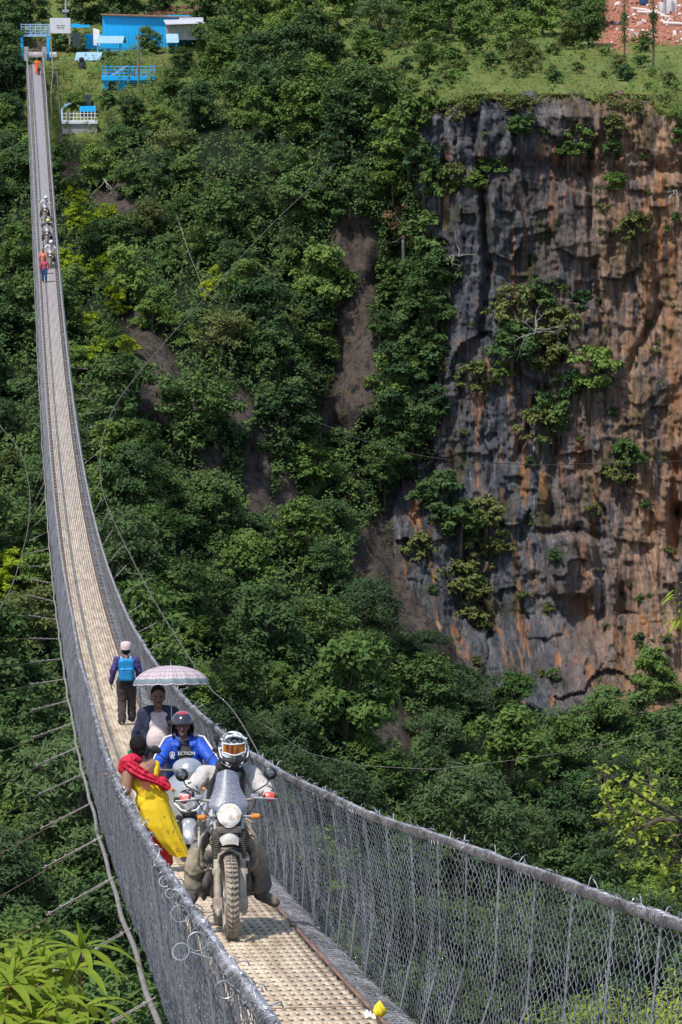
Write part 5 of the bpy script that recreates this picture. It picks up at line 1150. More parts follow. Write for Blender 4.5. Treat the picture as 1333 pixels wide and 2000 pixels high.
# ---------------------------------------------------------------- people and vehicles on the deck
def frame(px, py, yaw=0.0, tilt=True, roll=0.0):
    p = deck_at(px, py); a = -math.atan(deck_slope(p.y)) if tilt else 0.0
    return Matrix.Translation(p + Vector((0, 0, .004))) @ Matrix.Rotation(yaw, 4, 'Z') @ Matrix.Rotation(-a, 4, 'X') @ Matrix.Rotation(roll, 4, 'Y')
V3 = lambda *a: Vector(a)
def hand(b, w_, d, nrm, s=1.0, curl=.9, side=1, r=.0085):
    """palm at wrist w_ pointing along d; nrm = back of the hand; fingers curl away from nrm"""
    d = Vector(d).normalized(); nrm = Vector(nrm); nrm = (nrm - d * nrm.dot(d)).normalized(); u = d.cross(nrm).normalized() * side
    c = Vector(w_) + d * .045 * s
    for k in (-1.2, -.4, .4, 1.2): b.caps(Vector(w_) + d * .01 * s + u * .010 * k * s, .013 * s, c + u * .017 * k * s + d * .03 * s, .0115 * s, 8)
    for k, L_ in ((-1.5, .066), (-.5, .076), (.5, .071), (1.5, .056)):
        p = c + u * .0165 * k * s + d * .035 * s; dd = d.copy(); ax = u * (1 if True else -1)
        for j, f in enumerate((.45, .32, .25)):
            ang = curl * (.75 + .35 * j) * .9; dd = (dd * math.cos(ang) - nrm * math.sin(ang)).normalized() if j == 0 else (dd * math.cos(curl * .8) + (-nrm if dd.dot(-nrm) < .9 else -d) * math.sin(curl * .8)).normalized()
            q = p + dd * L_ * f * s; b.caps(p, r * s * (1.1 - .1 * j), q, r * s * (1.0 - .12 * j), 7); p = q
    p = Vector(w_) + d * .02 * s + u * .026 * s; q = p + (d * .6 + u * .6 - nrm * .35).normalized() * .035 * s; b.caps(p, .012 * s, q, .0105 * s, 7); b.caps(q, .0105 * s, q + (d * .7 - nrm * .7).normalized() * .028 * s, .0085 * s, 7)
def limb(b, pts, rs, n=12):
    for i in range(len(pts) - 1): b.caps(pts[i], rs[i], pts[i + 1], rs[i + 1], n)
def head_geo(b, hc, fd, s=1.0):
    fd = Vector(fd).normalized(); hc = Vector(hc); rt = fd.cross(V3(0, 0, 1)).normalized(); up = rt.cross(fd)
    rot = Matrix((rt, fd, up)).transposed()
    def P(x, y, z): return hc + rt * x * s + fd * y * s + up * z * s
    b.ell(hc + up * .02 * s, (.076 * s, .092 * s, .098 * s), 18, 12, rot=rot.to_euler())
    b.ell(P(0, .022, -.045), (.056 * s, .066 * s, .066 * s), 16, 10, rot=rot.to_euler())
    b.caps(P(0, .085, .01), .009 * s, P(0, .104, -.022), .0145 * s, 8)
    b.caps(P(-.011, .092, -.028), .009 * s, P(.011, .092, -.028), .009 * s, 8)
    b.caps(P(-.03, .082, .026), .010 * s, P(.03, .082, .026), .010 * s, 8)
    for k in (-1, 1): b.ell(P(.077 * k, -.005, -.005), (.010 * s, .02 * s, .032 * s), 8, 6, rot=rot.to_euler()); b.ell(P(.04 * k, .058, -.018), (.022 * s, .022 * s, .022 * s), 8, 6)
    b.caps(P(0, .072, -.085), .02 * s, P(0, .06, -.08), .025 * s, 8)
    return P, rot.to_euler()
def face(par, P, e, s=1.0, brow=True, mous=False):
    b = MB()
    for k in (-1, 1): b.ell(P(.031 * k, .0805, .006), (.012 * s, .007 * s, .0052 * s), 10, 6, rot=e)
    b.build('eye', M['eyewhite'], par)
    b = MB()
    for k in (-1, 1): b.ell(P(.031 * k, .088, .006), (.0062 * s, .004 * s, .0065 * s), 8, 6, rot=e)
    b.build('iris', M['eye'], par)
    b = MB(); b.caps(P(-.022, .080, -.056), .0055 * s, P(0, .087, -.054), .0065 * s, 8); b.caps(P(0, .087, -.054), .0065 * s, P(.022, .080, -.056), .0055 * s, 8); b.build('lips', M['lip'], par)
    b = MB()
    for k in (-1, 1): b.caps(P(.016 * k, .093, .028), .0045 * s, P(.048 * k, .080, .030), .0035 * s, 6)
    if mous: b.caps(P(-.024, .087, -.042), .005, P(.024, .087, -.042), .005, 8)
    b.build('eyebrows', M['hair'], par)
def body_geo(b, J, s=1.0, fat=0.0, hands=True, shoes=True, vox=.011):
    pel, ch, nk, hd = J['pel'], J['chest'], J['neck'], J['head']
    b.caps(pel + V3(-.06, 0, 0) * s, .095 * s, pel + V3(.06, 0, 0) * s, .095 * s)
    b.caps(pel, .12 * s, ch, .115 * s + fat * .3); b.caps(ch + V3(-.06, 0, 0) * s, .10 * s, ch + V3(.06, 0, 0) * s, .10 * s)
    if fat: b.ell((pel * .55 + ch * .45) + V3(0, -fat, 0), (.15, .13, .17))
    b.caps(ch, .10 * s, nk, .06 * s); b.caps(nk + V3(0, 0, -.03), .055 * s, hd + V3(0, 0, -.05), .05 * s)
    for k in 'lr':
        sh, el, wr = J[k + 's'], J[k + 'e'], J[k + 'w']; b.caps(ch + (sh - ch) * .35 + V3(0, 0, .04) * s, .06 * s, sh, .052 * s)
        limb(b, [sh, el, wr], [.048 * s, .038 * s, .026 * s]); hp, kn, an, to = J[k + 'h'], J[k + 'k'], J[k + 'a'], J[k + 't']
        limb(b, [hp, kn, an], [.082 * s, .054 * s, .036 * s]); b.caps(an + V3(0, 0, -.02), .036 * s, to, .028 * s)
def top_geo(b, J, s=1.0, t=.02, fat=0.0, loose=.0, cuff=0.95, hem=.0, elbow=1.0):
    pel, ch, nk = J['pel'], J['chest'], J['neck']
    b.caps(pel + V3(-.055, 0, hem) * s, .10 * s + t + loose, pel + V3(.055, 0, hem) * s, .10 * s + t + loose)
    b.caps(pel + V3(0, 0, hem), .12 * s + t + loose, ch, .12 * s + t); b.caps(ch + V3(-.07, 0, .01) * s, .10 * s + t, ch + V3(.07, 0, .01) * s, .10 * s + t)
    if fat: b.ell((pel * .55 + ch * .45) + V3(0, -fat, 0), (.15 + t, .13 + t, .17 + t))
    b.caps(ch, .10 * s + t, nk + V3(0, 0, -.05), .062 * s + t * .6)
    for k in 'lr':
        sh, el, wr = J[k + 's'], J[k + 'e'], J[k + 'w']; wq = el.lerp(wr, cuff)
        b.caps(ch + (sh - ch) * .3 + V3(0, 0, .045) * s, .062 * s + t * .8, sh, .055 * s + t)
        if elbow < 1: limb(b, [sh, sh.lerp(el, elbow)], [.052 * s + t, .05 * s + t])
        else: limb(b, [sh, el, wq], [.050 * s + t, .042 * s + t, .031 * s + t * .8])
        if t > .015 and elbow >= 1:
            for f in (.25, .55, .85): p = sh.lerp(el, f); b.caps(p, .052 * s + t * 1.12, p + V3(.004, 0, .006), .05 * s + t * 1.1)
def leg_geo(b, J, s=1.0, t=.018, flare=.0, end=.93):
    pel = J['pel']; b.caps(pel + V3(-.06, 0, 0) * s, .098 * s + t, pel + V3(.06, 0, 0) * s, .098 * s + t)
    for k in 'lr':
        hp, kn, an = J[k + 'h'], J[k + 'k'], J[k + 'a']; e = kn.lerp(an, end); b.caps(pel, .1 * s + t, hp, .088 * s + t); limb(b, [hp, kn, e], [.088 * s + t, .060 * s + t, .042 * s + t + flare])
        for f in (.2, .45, .7): p = kn.lerp(e, f); b.caps(p, .056 * s + t * 1.25, p + V3(0, 0, .008), .054 * s + t * 1.2)
def shoe_geo(b, J, s=1.0, r=.042, ks='lr'):
    for k in ks: an, to = J[k + 'a'], J[k + 't']; b.caps(an + V3(0, 0, -.015), r, to, r * .8); b.caps(an + (an - to) * .25 + V3(0, 0, -.03), r * .85, to + V3(0, 0, -.008), r * .72); b.caps(an, r, an + V3(0, 0, .05), r * 1.0)
def shoes_of(J, s, r, name, mt, root, vx=.01):
    for k in 'lr':
        b = MB(); shoe_geo(b, {'la': J[k + 'a'], 'lt': J[k + 't']}, s, r, 'l'); b.remesh(name, M[mt], root, vx, 2)
def drape(b, rings, n=40, fold=.0, nf=9, seed=0):
    """cloth lofted through elliptical rings (centre, rx, ry, fold depth)"""
    r_ = np.random.default_rng(seed); ph = r_.uniform(0, 6.28, 3)
    def interp(t):
        t = t * (len(rings) - 1); i = min(int(t), len(rings) - 2); f = t - i; f = f * f * (3 - 2 * f) if len(rings) < 3 else f
        A, B = rings[i], rings[i + 1]; return Vector(A[0]).lerp(Vector(B[0]), f), A[1] + (B[1] - A[1]) * f, A[2] + (B[2] - A[2]) * f, A[3] + (B[3] - A[3]) * f
    def fn(u, v):
        c, rx, ry, fd = interp(v); a = 2 * math.pi * u; w_ = 1 + fd * (math.sin(nf * a + ph[0] + v * 2.0) * .6 + math.sin((nf // 2 + 1) * a + ph[1] - v * 3) * .5); return c + Vector((math.cos(a) * rx * w_, math.sin(a) * ry * w_, 0))
    b.grid(fn, n, 26)

# ---- motorcycle
def wheel(par, y, z, R, wd, name='wheel', knob=True):
    t = MB(); rr = wd * .5; prof = [(R - .055, -rr * .55), (R - .05, -rr * .8), (R - .03, -rr), (R - .012, -rr * .72), (R - .002, -rr * .3), (R, 0), (R - .002, rr * .3), (R - .012, rr * .72), (R - .03, rr), (R - .05, rr * .8), (R - .055, rr * .55)]
    t.lathe(prof, (0, y, z), 'X', 56)
    if knob:
        n = 46
        for i in range(n):
            a = 2 * math.pi * i / n
            for sd_ in (-1, 1):
                ro = Matrix.Rotation(a, 3, 'X') @ Matrix.Rotation(sd_ * .62, 3, 'Z')
                c = Matrix.Rotation(a, 3, 'X') @ Vector((sd_ * rr * .42, 0, R - .001)); t.box(c + V3(0, y, z), (rr * .92, .019, .014), rot=ro @ Matrix.Rotation(sd_ * .42, 3, 'Y'))
    w_ = t.build(name, M['tyre_mud'], par, sharp=50)
    r = MB(); r.lathe([(R - .052, -rr * .6), (R - .075, -rr * .5), (R - .082, 0), (R - .075, rr * .5), (R - .052, rr * .6)], (0, y, z), 'X', 40); r.build('rim', M['mud_metal'], w_)
    s = MB(); s.tube([(-.06, y, z), (.06, y, z)], .032, 12)
    for i in range(28):
        a = 2 * math.pi * i / 28; sd_ = -1 if i % 2 else 1; a2 = a + (.35 if i % 4 < 2 else -.35); s.tube([(sd_ * .035, y + .03 * math.cos(a), z + .03 * math.sin(a)), (sd_ * .008, y + (R - .08) * math.cos(a2), z + (R - .08) * math.sin(a2))], .0022, 4, False)
    s.build('spokes', M['steel'], w_); return w_
def motorcycle(mtx, label, group=None, far=False):
    root = empty('motorcycle', label=label, cat='motorcycle', group=group, mtx=mtx)
    wheel(root, 0, .345, .345, .112); wheel(root, 1.44, .33, .33, .13, knob=not far)
    d = MB(); d.lathe([(.135, -.062), (.135, -.058), (.07, -.058), (.07, -.062)], (0, 0, .345), 'X', 30); d.box((-.085, .09, .40), (.05, .07, .11), bev=.012); d.build('brake_disc', M['steel'], root)
    # fork
    for k in (-1, 1):
        b = MB(); b.tube([(.107 * k, -.03, .22), (.107 * k, -.01, .34), (.107 * k, .06, .66)], [.030, .030, .030], 12); b.box((.107 * k, -.01, .30), (.075, .085, .10), bev=.012); b.tube([(.107 * k, -.045, .245), (.107 * k, -.05, .20)], [.022, .016], 8); b.box((.112 * k, .045, .56), (.07, .07, .05), bev=.01)
        b.build('fork_leg', M['mud_metal'], root)
        b = MB(); n = 30; P0, P1 = V3(.107 * k, .062, .665), V3(.107 * k, .118, .90); b.tube([P0.lerp(P1, i / (n - 1)) for i in range(n)], [.043 if i % 2 else .033 for i in range(n)], 14); b.build('fork_gaiter', M['mud_dark'], root, sharp=20)
        b = MB(); b.tube([(.107 * k, .12, .9), (.107 * k, .17, 1.1)], .025, 10); b.build('fork_tube', M['steel'], root)
    # low mudguard hoop hugging the tyre, high beak
    b = MB(); b.lathe([(.368, -.068), (.382, -.05), (.388, 0), (.382, .05), (.368, .068)], (0, 0, .345), 'X', 20, math.radians(18), math.radians(94)); b.tube([(-.107, .04, .60), (-.085, .03, .70), (0, .02, .742), (.085, .03, .70), (.107, .04, .60)], .014, 8); b.build('mudguard', M['mud_metal'], root)
    b = MB()
    def beak(u, v): x = (u - .5) * 2; w_ = .085 - .02 * v * v; yy = .18 - .30 * v; return V3(x * w_, yy, .865 + .030 * (1 - v) - .030 * v * v - .05 * x * x * (1 - .2 * v))
    b.grid(beak, 14, 12); b.grid(lambda u, v: beak(u, v) - V3(0, 0, .012), 14, 12)
    b.grid(lambda u, v: beak(u, 1) - V3(0, 0, .012 * v + .028 * v * (1 - (2 * u - 1) ** 2)), 14, 2); b.build('beak', M['bike_white'], root, sharp=60)
    # headlight
    b = MB(); b.mat(0).lathe([(.0, .165), (.07, .16), (.098, .10), (.105, .03), (.106, .005), (.098, -.004)], (0, .04, 1.03), 'Y', 36); b.mat(1).lathe([(.106, .004), (.108, -.008), (.100, -.016), (.095, -.008)], (0, .04, 1.03), 'Y', 36); hl = b.build('headlight', [M['black'], M['chrome']], root)
    b = MB(); b.lathe([(.097, -.008), (.085, -.018), (.06, -.026), (.03, -.031), (.001, -.032)], (0, .04, 1.03), 'Y', 36); b.build('glass', M['lamp'], hl)
    b = MB(); b.box((0, .12, .935), (.22, .03, .06), bev=.01); b.box((0, .16, .92), (.27, .10, .035), bev=.01); b.build('fork_yoke', M['mud_dark'], root)
    # screen
    def scr(u, v):
        x = (u - .5) * 2; hw = np.interp(v, [0, .12, .3, .55, 1], [.125, .168, .150, .108, .082]); z = 1.06 + .335 * v - .03 * (x * x) * (1 if v > .8 else 0) * (v - .8) * 5; return V3(x * hw, .045 + .20 * v + .05 * x * x, z)
    b = MB(); b.grid(scr, 16, 20); b.grid(lambda u, v: scr(u, v) + V3(0, .004, 0), 16, 20); b.build('windscreen', M['screen'], root)
    # indicators
    for k in (-1, 1):
        b = MB(); b.mat(0).tube([(.09 * k, .12, 1.01), (.19 * k, .09, 1.01)], .009, 6); b.mat(1).tube([(.19 * k, .09, 1.01), (.205 * k, .085, 1.01), (.25 * k, .085, 1.01), (.262 * k, .085, 1.01)], [.014, .024, .022, .012], 10); b.build('indicator', [M['steel'], M['orange_plastic']], root)
    # bars, levers, mirrors
    b = MB(); b.tube([(-.40, .42, 1.145), (-.28, .38, 1.15), (-.12, .30, 1.13), (0, .29, 1.12), (.12, .30, 1.13), (.28, .38, 1.15), (.41, .42, 1.145)], .0125, 10); hb = b.build('handlebar', M['mud_metal'], root)
    for k in (-1, 1):
        b = MB(); b.tube([(.30 * k, .388, 1.15), (.41 * k, .42, 1.145)], .019, 10); b.tube([(.41 * k, .42, 1.145), (.435 * k, .43, 1.144)], .022, 10); b.build('grip', M['rubber'], hb)
        b = MB(); b.tube([(.23 * k, .33, 1.15), (.28 * k, .30, 1.145), (.43 * k, .335, 1.135)], [.010, .010, .008], 6); b.box((.235 * k, .35, 1.16), (.07, .05, .05), bev=.01); b.build('lever', M['steel'], hb)
        b = MB(); b.mat(0).tube([(.22 * k, .35, 1.16), (.23 * k, .35, 1.20), (.34 * k, .37, 1.26), (.362 * k, .37, 1.31)], .006, 6); b.mat(0).lathe([(.001, -.022), (.035, -.016), (.052, -.004), (.056, .008), (.05, .012)], (.372 * k, .375, 1.352), 'Y', 20); b.mat(1).lathe([(.001, .009), (.05, .011)], (.372 * k, .375, 1.352), 'Y', 20); b.mat(1).lathe([(.001, -.0235), (.028, -.0195), (.030, -.0225), (.020, -.026), (.001, -.027)], (.372 * k, .375, 1.352), 'Y', 20); b.build('mirror', [M['black'], M['lens_dark']], root)
    # tank, guards, seat, engine, side parts
    b = MB(); b.ell((0, .70, .95), (.15, .32, .15)); b.ell((0, .55, .92), (.17, .18, .13)); b.build('tank', M['bike_white'], root)
    for k in (-1, 1):
        b = MB(); b.tube([(.10 * k, .17, .97), (.155 * k, .15, .93), (.225 * k, .17, .84), (.245 * k, .25, .72), (.245 * k, .32, .60), (.20 * k, .42, .54), (.10 * k, .5, .56)], .0125, 8); b.tube([(.245 * k, .27, .70), (.225 * k, .55, .93), (.15 * k, .62, .98)], .011, 8); b.build('crash_bar', M['mud_metal'], root)
    b = MB(); b.box((0, .45, .60), (.26, .10, .26), bev=.03); b.box((0, .75, .46), (.30, .50, .34), bev=.06); b.ell((-.17, .62, .45), (.07, .12, .12)); b.ell((.17, .62, .42), (.07, .13, .12)); b.tube([(.05, .40, .66), (.06, .28, .50), (.05, .34, .30), (.10, .70, .25), (.16, 1.2, .42)], .026, 10)
    for i in range(7): b.box((0, .60, .64 + .018 * i), (.24, .22, .007))
    b.box((0, .55, .22), (.26, .32, .03), bev=.01); b.build('engine', M['mud_dark'], root)
    b = MB(); b.lathe([(.001, -.02), (.045, -.016), (.055, 0), (.055, .03)], (-.145, .33, .66), 'Y', 18); b.lathe([(.001, -.018), (.02, -.018), (.025, -.03), (.001, -.03)], (-.145, .33, .66), 'Y', 12); b.build('horn', M['mud_dark'], root)
    for k in (-1, 1):
        b = MB(); b.tube([(.25 * k, .36, 1.14), (.20 * k, .22, 1.05), (.12 * k, .17, .98), (.06 * k, .17, .86), (.095 * k, .10, .70)], .0055, 6); b.build('cable', M['black'], root)
    b = MB(); b.box((0, .045, .905), (.20, .012, .055), bev=.004); b.box((0, .10, .88), (.17, .06, .03), bev=.008); b.build('plate_holder', M['mud_dark'], root)
    b = MB(); n = 22; P0, P1 = V3(.165, .34, .62), V3(.17, .40, .36); b.tube([P0.lerp(P1, i / (n - 1)) for i in range(n)], [.030 if i % 2 else .022 for i in range(n)], 10); b.build('oil_cooler_hose', M['mud_dark'], root, sharp=20)
    b = MB(); b.box((0, 1.15, .86), (.26, .66, .09), bev=.04); b.build('seat', M['rubber'], root)
    b = MB(); b.box((-.20, 1.30, .50), (.09, .30, .34), bev=.03); b.ell((-.175, .95, .40), (.04, .16, .15)); b.build('side_case', M['mud_dark'], root)
    b = MB(); b.box((0, 1.45, .72), (.2, .5, .05), bev=.02); b.tube([(0.13, .78, .33), (.13, 1.44, .33)], .022, 8); b.tube([(-0.13, .78, .33), (-.13, 1.44, .33)], .022, 8)
    for k in (-1, 1): b.tube([(.12 * k, .93, .30), (.31 * k, .95, .30)], .014, 8)
    b.build('frame', M['mud_dark'], root); return root
def helmet_adv(par, c, s=1.0, mt='camo'):
    c = Vector(c); b = MB()
    b.ell(c + V3(0, .01, .01), (.128 * s, .150 * s, .140 * s), 28, 18)
    b.ell(c + V3(0, -.02, -.05), (.118 * s, .135 * s, .10 * s), 24, 14)
    hs = b.remesh('helmet', M[mt], par, .007, 3)
    b = MB()   # chin bar
    b.mat(0)
    for k in (-1, 1):
        b.caps(c + V3(.118 * k, -.03, -.055) * s, .026 * s, c + V3(.085 * k, -.125, -.095) * s, .028 * s); b.caps(c + V3(.085 * k, -.125, -.095) * s, .028 * s, c + V3(0, -.178, -.105) * s, .032 * s)
    b.caps(c + V3(0, -.178, -.085) * s, .030 * s, c + V3(0, -.172, -.13) * s, .026 * s); b.remesh('chin_bar', M['black'], hs, .006, 2)
    b = MB()
    for k in (-1, 1):
        b.tube([c + V3(.128 * k, -.02, .02) * s, c + V3(.115 * k, -.105, -.06) * s, c + V3(.055 * k, -.178, -.125) * s], .007 * s, 6); b.tube([c + V3(.132 * k, .0, -.05) * s, c + V3(.105 * k, -.11, -.115) * s, c + V3(.04 * k, -.17, -.15) * s], .006 * s, 6)
    b.build('white_trim', M['bike_white'], hs)
    # goggles
    def gl(u, v):
        a = (u - .5) * 2.0; x = a * .094; y = -.158 + .058 * a * a; z = .040 - .080 * v - .012 * math.cos(a * 3) * v + .010 * a * a * (1 - v); return c + V3(x, y, z) * s
    b = MB(); b.grid(gl, 18, 8); b.build('goggle_lens', M['goggle'], hs)
    b = MB(); pts = [gl(i / 16, 0) for i in range(17)] + [gl(1, j / 4) for j in range(1, 5)] + [gl(1 - i / 16, 1) for i in range(17)] + [gl(0, 1 - j / 4) for j in range(1, 5)]
    b.tube(pts, .0065 * s, 8); b.build('goggle_frame', M['white_paint'], hs)
    # peak
    def pk(u, v): a = (u - .5) * 2; return c + V3(a * (.120 - .030 * v), -.075 - .085 * v + .05 * a * a, .118 - .012 * v - .030 * a * a) * s
    b = MB(); b.grid(pk, 14, 8); b.grid(lambda u, v: pk(u, v) - V3(0, 0, .006) * s, 14, 8); b.build('peak', M[mt], hs); return hs
def rider(mtx, label, jm, pm, hm, group=None, near=True, glove='red_glove', sleeve=True):
    root = empty('person', label=label, cat='person', group=group, mtx=mtx)
    J = dict(pel=V3(.01, 1.02, .98), chest=V3(.015, .86, 1.27), neck=V3(.05, .80, 1.41), head=V3(.085, .74, 1.54), ls=V3(-.165, .82, 1.335), rs=V3(.235, .82, 1.335), le=V3(-.315, .66, 1.175), re=V3(.355, .66, 1.175), lw=V3(-.352, .485, 1.165), rw=V3(.365, .485, 1.165),
             lh=V3(-.15, .98, .90), rh=V3(.16, .98, .90), lk=V3(-.270, .56, .64), rk=V3(.275, .56, .64), la=V3(-.290, .60, .33), ra=V3(.300, .58, .33), lt=V3(-.325, .44, .27), rt=V3(.400, .44, .265))
    vx = .012 if near else .022
    b = MB(); body_geo(b, J)
    if near: head_geo(b, J['head'], (0, -1, 0))
    else: b.ell(J['head'], (.09, .1, .12))
    b.remesh('body', M['skin_dark'], root, vx)
    b = MB(); top_geo(b, J, 1.0, .022, loose=.01); jk = b.remesh('jacket', M[jm], root, vx, 2, fold=0.03, fs=0.09)
    if near:
        b = MB()
        for k in 'lr': b.caps(J[k + 'e'] + (J[k + 's'] - J[k + 'e']) * .25, .070, J[k + 'e'], .066); b.caps(J[k + 'e'], .066, J[k + 'w'].lerp(J[k + 'e'], .12), .052)
        b.caps(J['chest'] + V3(.0, -.06, .06), .085, J['chest'] + V3(.0, -.07, -.12), .09); b.remesh('dark_panels', M['jacket_dark'], jk, .011, 2)
        b = MB()
        for k, sg in (('l', -1), ('r', 1)): b.tube([J['neck'] + V3(.09 * sg, .03, -.01), J['neck'] + V3(.115 * sg, -.09, -.07), J['chest'] + V3(.13 * sg, -.13, -.02), J['chest'] + V3(.15 * sg, -.10, -.16)], .022, 8)
        b.caps(J['neck'] + V3(-.05, -.02, .0), .07, J['neck'] + V3(.05, -.02, 0), .07); b.build('collar_and_straps', M['jacket_dark'], jk)
    b = MB(); leg_geo(b, J, .66, .024, .036, .80)
    if near:
        for k in 'lr': b.ell(J[k + 'k'] + V3(0, -.03, -.06), (.086, .07, .13))
    b.remesh('trousers', M[pm], root, vx, 2, fold=0.034, fs=0.08)
    shoes_of(J, 1, .055, 'boot', 'boot', root, vx)
    for k, sg in (('l', -1), ('r', 1)):
        b = MB(); w_ = J[k + 'w']
        if near: hand(b, w_ + V3(0, 0, .012), V3(.0, -1, .05), V3(0, -.25, 1), 1.15, 1.0, sg, .0105)
        else: b.ell(V3(.36 * sg, .41, 1.16), (.05, .06, .05))
        b.remesh('glove', M[glove], root, .0055 if near else .015, 1)
    if near:
        h = helmet_adv(root, J['head'] + V3(0, 0, .012)); b = MB(); b.box(J['head'] + V3(-.145, -.03, .105), (.05, .075, .055), bev=.01); b.tube([J['head'] + V3(-.145, -.03, .07), J['head'] + V3(-.125, 0, -.02)], .008, 6); b.lathe([(.001, 0), (.018, 0), (.018, .02)], J['head'] + V3(-.145, -.078, .105), 'Y', 12); b.build('action_camera', M['black'], h)
    else:
        b = MB(); b.ell(J['head'] + V3(0, 0, .02), (.135, .15, .15)); h = b.build('helmet', M[hm], root); b = MB(); b.ell(J['head'] + V3(0, -.03, -.01), (.12, .135, .06)); b.build('visor', M['black'], h)
    return root
fx, fy = 452, 1835
mm = frame(452, 1836, yaw=-.0)
motorcycle(mm, 'mud covered adventure motorcycle with round headlight and tall tinted screen, leading on the bridge')
rider(mm, 'rider in black and white helmet with orange goggles on the muddy adventure motorcycle', 'jacket_light', 'pants_mud', 'camo')
# ---- far riders
for (px, py, hm, jm, lb_, lm) in ((98.5, 524, 'white_paint', 'jacket_light', 'rider in white helmet on the nearest of the three distant motorcycles', 'nearest of the three distant motorcycles, beside the walking couple'), (92.5, 480, 'lime', 'jacket_dark', 'rider with lime helmet and dark jacket on the middle distant motorcycle', 'middle one of the three distant motorcycles'), (88.5, 433, 'white_paint', 'jacket_light', 'rider in light jacket on the farthest of the three distant motorcycles', 'farthest of the three distant motorcycles coming over the bridge')):
    fm_ = frame(px, py); motorcycle(fm_, lm, 'distant motorcycles', True); rider(fm_, lb_, jm, 'jacket_dark', hm, 'distant riders', False, 'black_cloth')

# ---- standing people
def pose(h=1.65, **k):
    s = h / 1.70
    J = dict(pel=V3(0, 0, .92), chest=V3(0, .0, 1.22), neck=V3(0, .01, 1.42), head=V3(0, -.01, 1.56), ls=V3(-.18, .0, 1.36), rs=V3(.18, 0, 1.36), le=V3(-.25, .02, 1.10), re=V3(.25, .02, 1.10), lw=V3(-.27, -.06, .86), rw=V3(.27, -.06, .86),
             lh=V3(-.09, 0, .88), rh=V3(.09, 0, .88), lk=V3(-.10, -.03, .49), rk=V3(.10, -.03, .49), la=V3(-.10, .02, .10), ra=V3(.10, .02, .10), lt=V3(-.11, -.12, .035), rt=V3(.11, -.12, .035))
    J.update(k); return {a: v * s for a, v in J.items()}, s
def hair_cap(par, hc, fd, s=1.0, bun=False, name='hair'):
    fd = Vector(fd).normalized(); b = MB(); hc = Vector(hc); b.ell(hc - fd * .018 + V3(0, 0, .038), (.084 * s, .093 * s, .088 * s), 18, 12); b.ell(hc - fd * .045 + V3(0, 0, -.01), (.074 * s, .062 * s, .085 * s))
    if bun: b.ell(hc - fd * .085 + V3(0, 0, -.035), (.045, .04, .045)); b.ell(hc - fd * .03 + V3(0, 0, .03), (.092, .10, .092))
    return b.remesh(name, M['hair'], par, .008, 2)
# man under the umbrella
J, s = pose(1.74, rs=V3(.185, 0, 1.36), re=V3(.25, -.06, 1.12), rw=V3(.165, -.22, 1.20), le=V3(-.27, .03, 1.10), lw=V3(-.30, -.04, .86), ra=V3(.10, -.12, .10), rt=V3(.11, -.26, .035), rk=V3(.10, -.12, .49))
um = frame(311, 1606, tilt=False)
root = empty('person', label='man in open navy jacket and cream shirt walking under a plaid umbrella', cat='person', mtx=um)
b = MB(); body_geo(b, J, s, .05); P, e = head_geo(b, J['head'], (0, -1, .02), 1.10); hand(b, J['rw'], V3(-.05, -.35, 1), V3(.8, -.5, 0), 1.05, 1.15, -1); hand(b, J['lw'], V3(0, -.1, -1), V3(-1, 0, 0), 1.05, .4, 1)
b.remesh('body', M['skin_dark'], root, .0075, 2); face(root, P, e, 1.10, mous=True); hair_cap(root, J['head'] + V3(0, .012, .02), (0, -1, 0), 1.12)
b = MB(); top_geo(b, J, s, .020, .070, cuff=.1, elbow=.02); sh_o = b.remesh('shirt', M['cream'], root, .010, 3, fold=0.012, fs=0.1)
b = MB(); b.box(J['chest'] + V3(.01, -.125, .10), (.012, .006, .16)); b.box(J['chest'] + V3(-.02, -.12, .16), (.09, .008, .018), rot=(0, .5, 0)); b.build('placket', M['jacket_light'], sh_o)
b = MB(); leg_geo(b, J, s, .028); b.remesh('trousers', M['plum'], root, .011); shoes_of(J, 1, .042, 'shoe', 'black', root)
# open jacket: sleeves and two hanging panels
b = MB()
for k, sg in (('l', -1), ('r', 1)):
    limb(b, [J[k + 's'] + V3(-.02 * sg, 0, .01), J[k + 'e'], J[k + 'e'].lerp(J[k + 'w'], .9)], [.076, .066, .052]); b.caps(J['neck'] + V3(.075 * sg, .015, -.015), .06, J[k + 's'] + V3(-.01 * sg, 0, .0), .094); b.caps(J[k + 's'] + V3(-.015 * sg, -.01, 0), .094, J[k + 's'] + V3(-.02 * sg, -.02, -.12), .085)
    b.caps(J['chest'] + V3(.155 * sg, -.02, .08), .06, J['pel'] + V3(.165 * sg, -.035, .0), .065); b.caps(J['chest'] + V3(.125 * sg, -.075, .10), .035, J['pel'] + V3(.160 * sg, -.10, -.02), .04)
    b.caps(J['chest'] + V3(.08 * sg, .09, .08), .07, J['pel'] + V3(.08 * sg, .11, .0), .07)
b.remesh('jacket', M['navy'], root, .011, 3, fold=0.03, fs=0.09)
ur = empty('umbrella', label='open pink and grey plaid umbrella held over the man in the navy jacket', cat='umbrella', mtx=um @ Matrix.Translation(J['rw'] + V3(-.012, -.062, 0)) @ Matrix.Rotation(-.205, 4, 'X'))
R_u, Hu, zr = .475, .262, .55
b = MB(); n = 16
def cano(u, v):
    a = 2 * math.pi * u; seg = (u * n) % 1; sag = 1 - .045 * math.sin(math.pi * seg) * v; r = R_u * math.sin(v * math.pi / 2 * .96) / math.sin(math.pi / 2 * .96) * sag; z = zr + Hu * (math.cos(v * math.pi / 2 * .94)) - .012 * math.sin(math.pi * seg) * v; return V3(math.cos(a) * r, math.sin(a) * r, z)
b.grid(cano, 96, 16); cn = b.build('canopy', M['plaid'], ur, sharp=0)
uvl = cn.data.uv_layers.new(name='uv')
